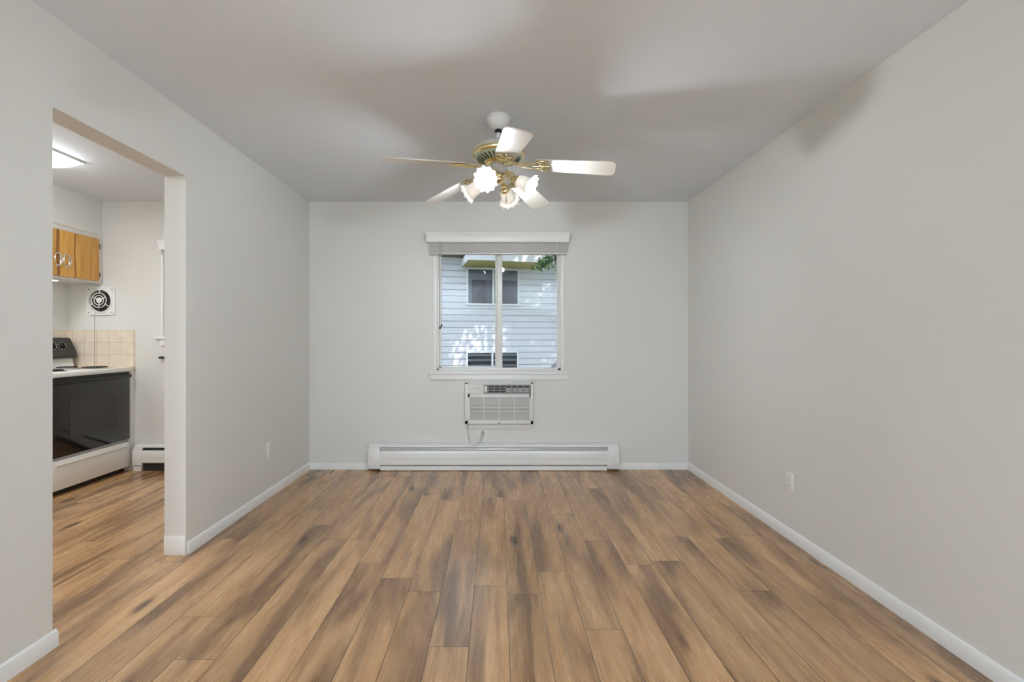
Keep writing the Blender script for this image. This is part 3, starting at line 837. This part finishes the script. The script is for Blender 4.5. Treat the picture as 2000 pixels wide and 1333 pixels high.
# ------------------------------------------------------------------ kitchen
# ceiling fixtures
def wrap_light(label, lx0, lx1, ly0, ly1):
    kl = thing('ceiling_light', label, 'ceiling light', ((lx0 + lx1) / 2, (ly0 + ly1) / 2, H))
    m = MB(); m.box(lx0, lx1, ly0, ly1, H - 0.014, H, 0.002); m.build('mounting_pan', FANC, kl)
    t = bmesh.new(); nx, ny = 14, 24
    gx0, gx1, gy0, gy1, dp_ = lx0 + 0.005, lx1 - 0.005, ly0 + 0.005, ly1 - 0.005, 0.062
    gr = []
    for i in range(nx + 1):
        rw_ = []
        for j in range(ny + 1):
            u = -1 + 2 * i / nx; v = -1 + 2 * j / ny
            d = (1 - abs(u) ** 4) ** 0.5 * (1 - abs(v) ** 10) ** 0.5
            rw_.append(t.verts.new((gx0 + (gx1 - gx0) * (i / nx), gy0 + (gy1 - gy0) * (j / ny), H - 0.012 - dp_ * d)))
        gr.append(rw_)
    for i in range(nx):
        for j in range(ny): t.faces.new([gr[i][j], gr[i + 1][j], gr[i + 1][j + 1], gr[i][j + 1]])
    m = MB(); m._merge(t, None, True); m.build('diffuser', KLAMP, kl)
wrap_light('lit white wraparound ceiling light in the kitchen near the wood cabinet', -3.24, -2.92, 2.0, 3.23)
wrap_light('added unseen ceiling light brightening the front end of the kitchen', -3.15, -2.83, 0.85, 1.65)  # unseen second fixture added to brighten the kitchen
# unseen lamps added behind the camera to brighten the room
for lx, lab in ((1.45, 'added unseen fill uplight in the right rear corner behind the camera'), (-1.45, 'added unseen fill uplight at the rear left behind the camera')):
    ly = -3.5
    ll = thing('fill_uplight', lab, 'fill light', (lx, ly, 0))
    Mt = Matrix.Translation((lx, ly, 0))
    m = MB(); m.lathe([(0, 0), (0.14, 0), (0.14, 0.015), (0.03, 0.03), (0, 0.03)], 32, Mt); m.build('fill_uplight_base', BLACK, ll)
    m = MB(); m.cyl((lx, ly, 0.03), (lx, ly, 1.62), 0.012); m.build('pole', BLACK, ll)
    m = MB(); m.lathe([(0, 1.60), (0.05, 1.61), (0.13, 1.66), (0.18, 1.73), (0.175, 1.73), (0.12, 1.668), (0, 1.63)], 32, Mt); m.build('fill_uplight_bowl', FANW, ll)
    m = MB(); m.lathe([(0, 1.700), (0.15, 1.700)], 32, Mt); m.build('diffuser', UPFILLM, ll)
for lx, ly, lab in ((1.5, -1.2, 'added unseen fill globe by the right wall behind the camera'), (-1.6, -1.2, 'added unseen fill globe at the left behind the camera')):
    ll = thing('fill_globe', lab, 'lamp', (lx, ly, 0))
    Mt = Matrix.Translation((lx, ly, 0))
    m = MB(); m.lathe([(0, 0), (0.13, 0), (0.13, 0.02), (0.02, 0.05), (0.015, 0.58), (0.05, 0.60), (0, 0.60)], 32, Mt); m.build('fill_globe_stand', BLACK, ll)
    m = MB(); m.lathe([(0.12 * math.sin(PI * i / 16), 0.71 - 0.12 * math.cos(PI * i / 16)) for i in range(17)], 32, Mt); m.build('fill_globe_ball', GLOBEFILLM, ll)

# upper cabinet
CF = SX        # face plane
cab = thing('upper_cabinet', 'golden wood wall cabinet with white frame above the stove', 'cabinet', (KX, 3.74, 1.69))
cz0, cz1 = 1.69, 2.145
m = MB(); m.box(KX, CF - 0.02, 3.02, YB - 0.002, cz0, cz1, 0.0)
m.build('carcass', CABW, cab)
m = MB()
m.box(CF - 0.02, CF, 4.108, YB - 0.002, cz0, cz1, 0.001); m.box(CF - 0.02, CF, 3.02, 4.108, cz0, 1.712, 0.001); m.box(CF - 0.02, CF, 3.02, 4.108, 2.083, cz1, 0.001)
m.box(CF - 0.02, CF, 3.02, 3.04, cz0, cz1)
m.ext_y([(CF, cz1 - 0.022), (CF + 0.012, cz1 - 0.012), (CF + 0.016, cz1), (CF + 0.016, cz1 + 0.008), (CF, cz1 + 0.008)], 3.02, YB - 0.002)
m.build('face_frame', CABW, cab)
for y0, y1, hinge in ((3.744, 4.106, True), (3.378, 3.741, False)):
    m = MB(); m.box(CF + 0.001, CF + 0.018, y0, y1, 1.708, 2.087, 0.003); d = m.build('cabinet_door', WOODD, cab)
    hy = y0 + 0.042 if hinge else y1 - 0.03
    pts = [(CF + 0.018, hy - 0.002, 1.79), (CF + 0.034, hy + 0.012, 1.80), (CF + 0.042, hy + 0.020, 1.83), (CF + 0.042, hy + 0.020, 1.85), (CF + 0.034, hy + 0.012, 1.88), (CF + 0.018, hy - 0.002, 1.89)]
    m = MB(); m.tube(catmull(pts, 5), 0.0045, 8)
    m.tube([(CF + 0.020, hy + 0.024 * math.cos(2 * PI * i / 24) + 0.004, 1.84 + 0.056 * math.sin(2 * PI * i / 24)) for i in range(24)], 0.003, 6, closed=True)
    m.build('door_handle', CHROME, d, 'oval chrome handle')
    if hinge:
        for hz in (1.765, 2.02):
            m = MB(); m.cyl((CF + 0.016, y1 + 0.003, hz - 0.022), (CF + 0.016, y1 + 0.003, hz + 0.022), 0.0045, n=10); m.box(CF, CF + 0.003, y1 + 0.002, y1 + 0.02, hz - 0.018, hz + 0.018, 0.001)
            m.build('hinge', BLACK, d, 'dark metal hinge')
m = MB(); m.box(-3.72, -3.65, 3.2, 3.80, cz0 - 0.016, cz0 - 0.001, 0.002)
ul = tag(m.build('under_cabinet_light', CABW), 'slim lit strip light under the wood wall cabinet', 'strip light')
m = MB(); m.box(-3.712, -3.658, 3.21, 3.79, cz0 - 0.020, cz0 - 0.0165); m.build('diffuser', ULAMP, ul)

# tile backsplash
m = MB(); m.box(KX + 0.008, -3.304, YB - 0.008, YB, 0.93, 1.268, 0.0); m.box(KX, KX + 0.008, 2.7, YB, 0.93, 1.268, 0.0)
tag(m.build('tile_backsplash', TILE), 'cream square tile backsplash behind the stove', 'backsplash')

# exhaust fan on the back wall
ex0, ez1 = P(167.5, 558.5, YB - 0.02); ex1, ez0 = P(223.5, 617.5, YB - 0.02)
ecx, ecz = (ex0 + ex1) / 2 - 0.004, (ez0 + ez1) / 2; hw = (ex1 - ex0) / 2
ef = thing('exhaust_fan', 'square white wall exhaust fan with round dark opening', 'exhaust fan', (ecx, YB, ecz))
RXY = Matrix.Translation((ecx, YB, ecz)) @ Matrix.Rotation(PI / 2, 4, 'X')      # local x right, y up, z out of wall (-Y)
sq = []
rc = 0.022
for cx2, cy2, a0_ in ((hw - rc, hw - rc, 0), (-hw + rc, hw - rc, 90), (-hw + rc, -hw + rc, 180), (hw - rc, -hw + rc, 270)):
    for i in range(5): a = R(a0_ + 22.5 * i); sq.append((cx2 + rc * math.cos(a), cy2 + rc * math.sin(a)))
def ring_plate(mb, outer, r, z, n=40):
    """plate with a round hole: join the outer outline to a circle"""
    t = bmesh.new(); O = []; I = []
    for k in range(n):
        a = 2 * PI * k / n; d = Vector((math.cos(a), math.sin(a)))
        m_ = max(abs(d.x), abs(d.y)); s_ = hw / m_
        p = d * s_
        # round the corners
        qx, qy = abs(p.x), abs(p.y)
        if qx > hw - rc and qy > hw - rc:
            v_ = Vector((qx - hw + rc, qy - hw + rc)); v_ = v_.normalized() * rc
            p = Vector((math.copysign(hw - rc + v_.x, p.x), math.copysign(hw - rc + v_.y, p.y)))
        O.append(t.verts.new((p.x, p.y, z))); I.append(t.verts.new((d.x * r, d.y * r, z + 0.004)))
    Ob = [t.verts.new((v.co.x, v.co.y, 0)) for v in O]; Ib = [t.verts.new((v.co.x, v.co.y, 0.0)) for v in I]
    for k in range(n):
        j = (k + 1) % n
        t.faces.new([O[k], O[j], I[j], I[k]]); t.faces.new([Ob[k], Ob[j], O[j], O[k]]); t.faces.new([I[k], I[j], Ib[j], Ib[k]])
    bmesh.ops.recalc_face_normals(t, faces=t.faces[:]); mb._merge(t, RXY, False)
m = MB(); ring_plate(m, sq, 0.098, 0.012, 64)
m.lathe([(0.096, 0.0), (0.096, 0.014), (0.102, 0.024), (0.110, 0.022), (0.118, 0.012)], 64, RXY)
m.mi = 1
for sx_ in (-1, 1):
    for sy_ in (-1, 1):
        m.box(-0.009, 0.009, -0.005, 0.005, 0.011, 0.0135, 0, RXY @ Matrix.Translation((sx_ * 0.103, sy_ * 0.103, 0)) @ Matrix.Rotation(R(45) * sx_ * sy_, 4, 'Z'))
m.build('frame', [VINYL, SLOT], ef)
m = MB(); m.lathe([(0, 0.0005), (0.097, 0.0005), (0.097, 0.002), (0, 0.002)], 48, RXY); m.build('opening_shade_disc', GAPSHADE, ef)  # flat dark disc painted as the shade inside the opening
m = MB()
for k in range(6):
    Mb = RXY @ Matrix.Rotation(R(60 * k + 15), 4, 'Z') @ Matrix.Translation((0.06, 0, 0.006)) @ Matrix.Rotation(R(24), 4, 'X')
    m.box(-0.03, 0.032, -0.017, 0.017, -0.0008, 0.0008, 0, Mb)
m.build('impeller', mat('impeller_grey', srgb(70, 68, 66), 0.4, 0.5), ef)
m = MB()
def torus(mb, r, t_, z, n=40):
    mb.tube([(r * math.cos(2 * PI * i / n), r * math.sin(2 * PI * i / n), z) for i in range(n)], t_, 8, closed=True, M=RXY @ Matrix.Translation((-0.005, 0.005, 0)))
torus(m, 0.066, 0.004, 0.022); torus(m, 0.043, 0.0038, 0.023)
m.lathe([(0, 0.030), (0.016, 0.030), (0.024, 0.026), (0.027, 0.020), (0, 0.020)], 28, RXY @ Matrix.Translation((-0.005, 0.005, 0)))
for a_, r0_, r1_ in ((86, 0.064, 0.10), (-32, 0.064, 0.10), (208, 0.064, 0.10), (28, 0.025, 0.066), (-90, 0.025, 0.066), (150, 0.025, 0.066)):
    m.box(r0_, r1_, -0.004, 0.004, 0.018, 0.024, 0.001, RXY @ Matrix.Translation((-0.005, 0.005, 0)) @ Matrix.Rotation(R(a_), 4, 'Z'))
m.build('grille', VINYL, ef)
px_, pz_ = P(184.5, 614, YB - 0.03); _, pz2 = P(0, 717, YB - 0.03)
m = MB(); m.tube([(px_, YB - 0.022, pz_ + 0.01), (px_, YB - 0.03, pz_), (px_, YB - 0.03, 1.27), (px_, YB - 0.03, pz2)], 0.0013, 5); m.build('pull_chain', mat('chain_grey', srgb(130, 128, 124), 0.5, 0.5), ef)

# filler panel between stove and back wall
m = MB(); m.box(KX + 0.01, -3.31, 4.112, YB - 0.001, 0.0, 0.915, 0.002)
tag(m.build('cabinet_filler', CABW), 'narrow white filler panel between the stove and the back wall', 'panel')
m = MB(); m.box(KX + 0.01, -3.295, 4.108, YB - 0.009, 0.915, 0.94, 0.003)
tag(m.build('counter_strip', TILE), 'short cream tiled counter strip beside the stove top', 'counter')

# stove
SFX = -3.30; SY0, SY1 = 3.355, 4.106
st = thing('stove', 'white electric coil stove with black oven door and charcoal control panel', 'stove', ((KX + SFX) / 2, (SY0 + SY1) / 2, 0))
m = MB(); m.box(KX + 0.012, SFX - 0.035, SY0, SY1, 0.055, 0.895, 0.004)
for yy in (SY0 + 0.04, SY1 - 0.06):
    for xx in (KX + 0.06, SFX - 0.1): m.box(xx, xx + 0.03, yy, yy + 0.03, 0, 0.056)
m.box(SFX - 0.036, SFX - 0.012, SY0, SY0 + 0.018, 0.055, 0.895, 0.002); m.box(SFX - 0.036, SFX - 0.012, SY1 - 0.012, SY1, 0.055, 0.895, 0.002)
m.build('body', STOVEW, st)
m = MB(); m.box(KX + 0.012, SFX + 0.002, SY0 - 0.004, SY1 + 0.001, 0.896, 0.936, 0.009); ctp = m.build('cooktop', STOVEW, st)
m = MB(); m.box(SFX - 0.034, SFX - 0.001, SY0 + 0.020, SY1 - 0.014, 0.292, 0.872, 0.006)
dr = m.build('oven_door', STOVEB, st, 'black glass oven door')
m = MB(); m.box(SFX - 0.002, SFX + 0.0, SY0 + 0.16, SY1 - 0.16, 0.42, 0.72, 0.0); m.build('door_window', mat('oven_window', srgb(34, 34, 33), 0.08, coat=0.3), dr)
m = MB(); m.box(SFX - 0.02, SFX + 0.018, SY0 + 0.02, SY1 - 0.014, 0.842, 0.876, 0.008); m.build('door_handle', STOVEK, dr)
m = MB(); m.box(SFX - 0.034, SFX - 0.008, SY0 + 0.02, SY1 - 0.014, 0.874, 0.894); m.build('vent_gap', STOVEK, st)
m = MB(); m.box(SFX - 0.034, SFX - 0.002, SY0 + 0.020, SY1 - 0.014, 0.048, 0.272, 0.005)
m.box(SFX - 0.006, SFX + 0.006, SY0 + 0.05, SY1 - 0.05, 0.222, 0.246, 0.008); m.build('storage_drawer', STOVEW, st)
m = MB(); m.box(KX + 0.05, SFX - 0.05, SY0 + 0.02, SY1 - 0.02, 0.003, 0.05); m.build('toe_shade_block', STOVEK, st)  # black block painted as the shade under the stove
m = MB(); m.ext_y([(KX + 0.012, 0.936), (KX + 0.105, 0.936), (KX + 0.085, 1.03), (KX + 0.012, 1.03)], SY0, SY1 - 0.012); m.build('backguard', STOVEW, st)
m = MB()
t = bmesh.new()
pr = [(KX + 0.012, 1.018), (KX + 0.118, 1.018), (KX + 0.128, 1.035), (KX + 0.122, 1.068), (KX + 0.085, 1.19), (KX + 0.07, 1.2), (KX + 0.012, 1.2)]
a = [t.verts.new((x, SY0, z)) for x, z in pr]; b_ = [t.verts.new((x, SY1 - (0.0 if z < 1.1 else 0.02), z)) for x, z in pr]
for k in range(len(pr)): t.faces.new([a[k], a[(k + 1) % 7], b_[(k + 1) % 7], b_[k]])
t.faces.new(a); t.faces.new(b_); bmesh.ops.recalc_face_normals(t, faces=t.faces[:])
bmesh.ops.bevel(t, geom=t.edges[:], offset=0.006, segments=2, affect='EDGES'); m._merge(t, None, True)
cp = m.build('control_panel', PANELB, st, 'charcoal slanted control panel')
tilt = math.atan2(0.037, 0.122)
for yk in (3.985, 3.90, 3.56, 3.47, 3.73):
    Mk = Matrix.Translation((KX + 0.104, yk, 1.128)) @ Matrix.Rotation(PI / 2 - tilt, 4, 'Y')
    m = MB(); m.lathe([(0, 0), (0.023, 0), (0.021, 0.012), (0.018, 0.015), (0, 0.016)], 24, Mk); m.box(-0.02, 0.02, -0.004, 0.004, 0.012, 0.026, 0.002, Mk)
    m.mi = 1
    for i in range(8):
        a_ = R(45 * i + 20)
        m.box(-0.0035, 0.0035, -0.0016, 0.0016, -0.001, 0.0012, 0, Mk @ Matrix.Translation((0.034 * math.cos(a_), 0.034 * math.sin(a_), 0.0)))
    m.box(-0.018, 0.018, -0.0007, 0.0007, 0.0255, 0.0268, 0, Mk)
    m.build('knob', [STOVEK, INK], cp)
for bx, by, br in ((-3.46, 3.92, 0.10), (-3.70, 3.92, 0.078), (-3.46, 3.54, 0.078), (-3.70, 3.54, 0.10)):
    m = MB(); m.lathe([(br + 0.012, 0.9365), (br + 0.014, 0.9385), (br + 0.008, 0.9395), (br, 0.9375), (0, 0.937)], 36, Matrix.Translation((bx, by, 0)))
    pn = m.build('burner_pan', CHROME, ctp, 'chrome drip pan')
    m = MB(); pts = []
    turns = 4
    for i in range(turns * 24 + 1):
        a_ = 2 * PI * i / 24; rr = 0.018 + (br - 0.022) * i / (turns * 24)
        pts.append((bx + rr * math.cos(a_), by + rr * math.sin(a_), 0.947))
    m.tube(pts, 0.0042, 6); m.build('burner_coil', COIL, ctp, 'dark spiral heating coil')

# little hook under the kitchen window
hx_, hz_ = P(315, 699, YB - 0.02)
m = MB(); m.lathe([(0, 0), (0.016, 0), (0.016, 0.004), (0.009, 0.008), (0.009, 0.02), (0.017, 0.026), (0.015, 0.036), (0, 0.038)], 20, Matrix.Translation((hx_, YB, hz_)) @ Matrix.Rotation(PI / 2, 4, 'X') @ Matrix.Scale(0.7, 4, (0, 1, 0)))
tag(m.build('bottle_opener', mat('dark_steel', srgb(70, 70, 70), 0.3, 0.8)), 'small dark metal bottle opener on the kitchen wall below the window', 'bottle opener')

# ------------------------------------------------------------------ outdoors
GZ = -1.55
m = MB(); m.box(-40, 40, -40, 45, GZ - 0.2, GZ); o = m.build('ground', LAWN); o['kind'] = 'structure'
BY = 14.0; BA = R(13)
nb = thing('neighbour_house', 'pale blue lap-sided house seen through the back window', 'house', (0, BY, GZ))
nb.rotation_euler = (0, 0, BA)
def F(px, py):
    k = px - CX; s = k * BY / (FPX * math.cos(BA) - k * math.sin(BA))
    return s, CAMZ - (py - CY) * (BY + s * math.sin(BA)) / FPX - GZ       # local x and local z
def nbb(mb, name, m_, parent=nb, label=None): return mb.build(name, m_, parent, label, None, True)
# lap siding
_, ztop = F(875, 503)
m = MB(); lap = 0.19; z = 0.0
zr = F(972, 0)[1]
_, zref = F(972, 605)
z = (zref % lap) - lap
while z < ztop - 0.02:
    zt = min(z + lap, ztop)
    gz = z + 0.022
    m.face([(-9, -0.020, gz), (9, -0.020, gz), (9, -0.006, zt), (-9, -0.006, zt)])
    m.face([(-9, 0.028, gz + 0.004), (9, 0.028, gz + 0.004), (9, -0.020, gz), (-9, -0.020, gz)])
    m.face([(-9, -0.006, z), (9, -0.006, z), (9, 0.028, z), (-9, 0.028, z)])
    m.face([(-9, 0.028, z), (9, 0.028, z), (9, 0.028, gz + 0.004), (-9, 0.028, gz + 0.004)])
    z += lap
m.box(-9, 9, 0.03, 6.0, -0.1, ztop)
nbb(m, 'siding', SIDING)
# eaves
m = MB(); m.box(-9, 9, -0.45, 0.3, ztop, ztop + 0.03); nbb(m, 'soffit', mat('brown_soffit', srgb(110, 100, 88), 0.8), label='brown main soffit')
m = MB(); m.prism([(-0.55, ztop + 0.03), (-0.55, ztop + 0.12), (3.2, ztop + 2.0), (6.6, ztop + 0.12), (6.6, ztop + 0.03)], -9.3, 9.3, Matrix(((0, 0, 1, 0), (1, 0, 0, 0), (0, 1, 0, 0), (0, 0, 0, 1))))
nbb(m, 'roof', ROOF)
m = MB(); m.box(-9, 9, -0.035, 0, ztop - 0.06, ztop - 0.001); nbb(m, 'frieze_board', FASCIA)
bz = 3.36 - GZ; bx0_, bx1_ = -1.10, 1.35
m = MB(); m.box(bx0_, bx1_, -1.25, -0.017, bz, bz + 0.03); nbb(m, 'canopy_soffit', SOFFIT, label='tan underside of the canopy')
m = MB(); m.prism([(bx0_ - 0.03, bz - 0.01), (bx1_, bz - 0.01), (bx1_, bz + 0.20), (bx0_ - 0.09, bz + 0.20)], -1.32, -1.25, Matrix(((1, 0, 0, 0), (0, 0, 1, 0), (0, 1, 0, 0), (0, 0, 0, 1))))
m.box(bx0_ - 0.03, bx0_, -1.25, -0.017, bz - 0.01, bz + 0.2); m.box(bx1_, bx1_ + 0.03, -1.25, -0.017, bz - 0.01, bz + 0.2)
nbb(m, 'gutter', FASCIA)
m = MB(); m.prism([(-1.3, bz + 0.2), (-0.02, bz + 0.75), (-0.02, bz + 0.2)], bx0_ - 0.02, bx1_ + 0.02, Matrix(((0, 0, 1, 0), (1, 0, 0, 0), (0, 1, 0, 0), (0, 0, 0, 1)))); nbb(m, 'canopy_roof', ROOF)
# windows
def nwin(x0, x1, z0, z1, xm, kind):
    f = MB(); w = 0.05
    f.box(x0 - w, x0, -0.07, 0.0, z0 - w, z1 + w, 0.004); f.box(x1, x1 + w, -0.07, 0.0, z0 - w, z1 + w, 0.004)
    f.box(x0 - w, x1 + w, -0.07, 0.0, z1, z1 + w, 0.004); f.box(x0 - w - 0.04, x1 + w + 0.04, -0.09, 0.0, z0 - w, z0, 0.004)
    f.box(xm - 0.03, xm + 0.03, -0.065, 0.0, z0, z1, 0.003)
    fr = nbb(f, 'window', FASCIA)
    k = MB(); k.box(x0, x1, -0.022, -0.018, z0, z1); k.build('unlit_room_board', NDARK, fr, local=True)  # flat dark board in place of the unlit room
    k = MB()
    if kind == 0:
        k.box(x0, x0 + 0.12, -0.034, -0.028, z0, z1); 
        for i in range(4): k.box(xm - 0.22 + i * 0.05, xm - 0.19 + i * 0.05, -0.036, -0.028, z0, z0 + (z1 - z0) * 0.72)
        k.box(x0 + 0.12, x1, -0.034, -0.028, z0 + (z1 - z0) * 0.70, z1)
    else:
        for zz in (0.30, 0.56, 0.74, 0.90): k.box(x0, x1, -0.034, -0.028, z0 + (z1 - z0) * zz, z0 + (z1 - z0) * (zz + 0.07))
    k.build('curtain', mat('grey_curtain_dim', srgb(150, 156, 160), 0.8) if kind == 0 else mat('blue_grey_blind', srgb(160, 178, 186), 0.8), fr, local=True)
    k = MB(); k.box(x0, x1, -0.050, -0.046, z0, z1); k.build('pane', GLASSN, fr, local=True)
a = F(914, 593); b_ = F(1010, 525); nwin(a[0], b_[0], a[1], F(914, 525)[1] - 0.02, F(963, 0)[0], 0)
a = F(913, 752); b_ = F(1009, 689); nwin(a[0], b_[0], a[1], F(913, 690)[1], F(961, 0)[0], 1)

# tree
tree = thing('tree', 'leafy green tree whose branch hangs at the top right of the window view', 'tree', (3.9, 10.8, GZ))
m = MB(); m.tube(catmull([(3.9, 10.8, GZ), (3.85, 10.8, 0.5), (3.6, 10.7, 2.6), (3.3, 10.8, 4.6), (3.0, 11.0, 6.6)], 5), [0.20] * 6 + [0.17] * 5 + [0.13] * 5 + [0.08] * 5, 12)
for e in ((1.2, 10.4, 5.0), (5.2, 11.6, 6.2), (2.4, 12.2, 7.4), (4.6, 9.6, 7.0), (1.6, 11.6, 6.6)):
    s_ = Vector((3.5, 10.75, 3.4 + random.random())); e = Vector(e)
    md = (s_ + e) / 2 + Vector((0, 0, 0.4)); m.tube(catmull([tuple(s_), tuple(md), tuple(e)], 5), [0.07 - 0.005 * i for i in range(11)], 8)
HB = [(2.4, 10.2, 4.2), (1.9, 10.05, 3.7), (1.45, 10.0, 3.25), (1.15, 10.0, 2.95)]
m.tube(catmull([(3.4, 10.75, 4.0)] + HB, 4), 0.022, 6)
m.build('trunk', BARK, tree)
m = MB()
def leaf(mb, p, s):
    d = Vector((random.gauss(0, 1), random.gauss(0, 1), random.gauss(0, 0.6) - 0.4)).normalized(); n_ = d.cross(Vector((random.gauss(0, 1), random.gauss(0, 1), random.gauss(0, 1)))).normalized()
    k = n_ * s * 0.32; p = Vector(p)
    mb.face([p, p + d * s * 0.45 + k, p + d * s, p + d * s * 0.45 - k])
cs = [((3.0, 11.0, 6.4), 2.3), ((1.4, 10.6, 5.4), 1.4), ((4.6, 11.2, 6.4), 1.6), ((2.4, 12.0, 7.2), 1.6), ((4.2, 9.8, 6.8), 1.5), ((2.0, 11.6, 5.2), 1.3), ((0.4, 11.2, 6.2), 1.4), ((5.0, 11.0, 5.5), 1.5)]
for (c_, r_), n_ in zip(cs, (3600, 1500, 1500, 1600, 1300, 1100, 1500, 1900)):
    for _ in range(n_):
        while True:
            v_ = Vector((random.uniform(-1, 1), random.uniform(-1, 1), random.uniform(-1, 1)))
            if v_.length < 1: break
        v_ = v_.normalized() * (v_.length ** 0.6)
        q_ = Vector(c_) + v_ * r_
        s_ = q_ - Vector((2.5, 11.0, 5.3)); s_ -= SUNV * s_.dot(SUNV)
        if s_.length < 0.85 and random.random() < 0.86: continue      # the thin patch that lets flecks of sun through
        leaf(m, q_, random.uniform(0.14, 0.24))
hb = catmull(HB, 10)
for i in range(420):
    b0_ = Vector(random.choice(hb)); leaf(m, b0_ + Vector((random.gauss(0, 0.16), random.gauss(0, 0.15), random.gauss(-0.02, 0.15))), random.uniform(0.07, 0.13))
for i in range(110):
    t_ = random.random(); leaf(m, (1.12 - 0.25 * t_ + random.gauss(0, 0.05), 10.0, 2.95 - 0.20 * t_ + random.gauss(0, 0.05)), random.uniform(0.07, 0.12))
m.build('foliage', LEAF, tree)

# garden umbrella below the window, only its top shows
ux, uy = 1.16, 8.3
um = thing('garden_umbrella', 'dark grey umbrella top low in the right corner of the window view', 'umbrella', (ux, uy, GZ))
zt_ = CAMZ - (704 - CY) * uy / FPX
m = MB(); m.cyl((ux, uy, GZ), (ux, uy, zt_ - 0.02), 0.02, n=12); m.lathe([(0, 0.0), (0.25, 0), (0.25, 0.05), (0.04, 0.07), (0, 0.07)], 24, Matrix.Translation((ux, uy, GZ))); m.build('pole', BLACK, um)
m = MB(); m.lathe([(0.02, zt_), (0.08, zt_ - 0.02), (0.16, zt_ - 0.10), (0.26, zt_ - 0.28), (0.36, zt_ - 0.55), (0.42, zt_ - 0.85)], 32, Matrix.Translation((ux, uy, 0)), mod=lambda a_, i: (1 + 0.05 * abs(math.cos(4 * a_)) * min(i, 3), 0)); m.build('canopy', UMB, um)
m = MB(); m.lathe([(0, zt_ + 0.07), (0.008, zt_ + 0.05), (0.012, zt_ + 0.02), (0.02, zt_), (0, zt_)], 12, Matrix.Translation((ux, uy, 0))); m.build('finial', FASCIA, um)
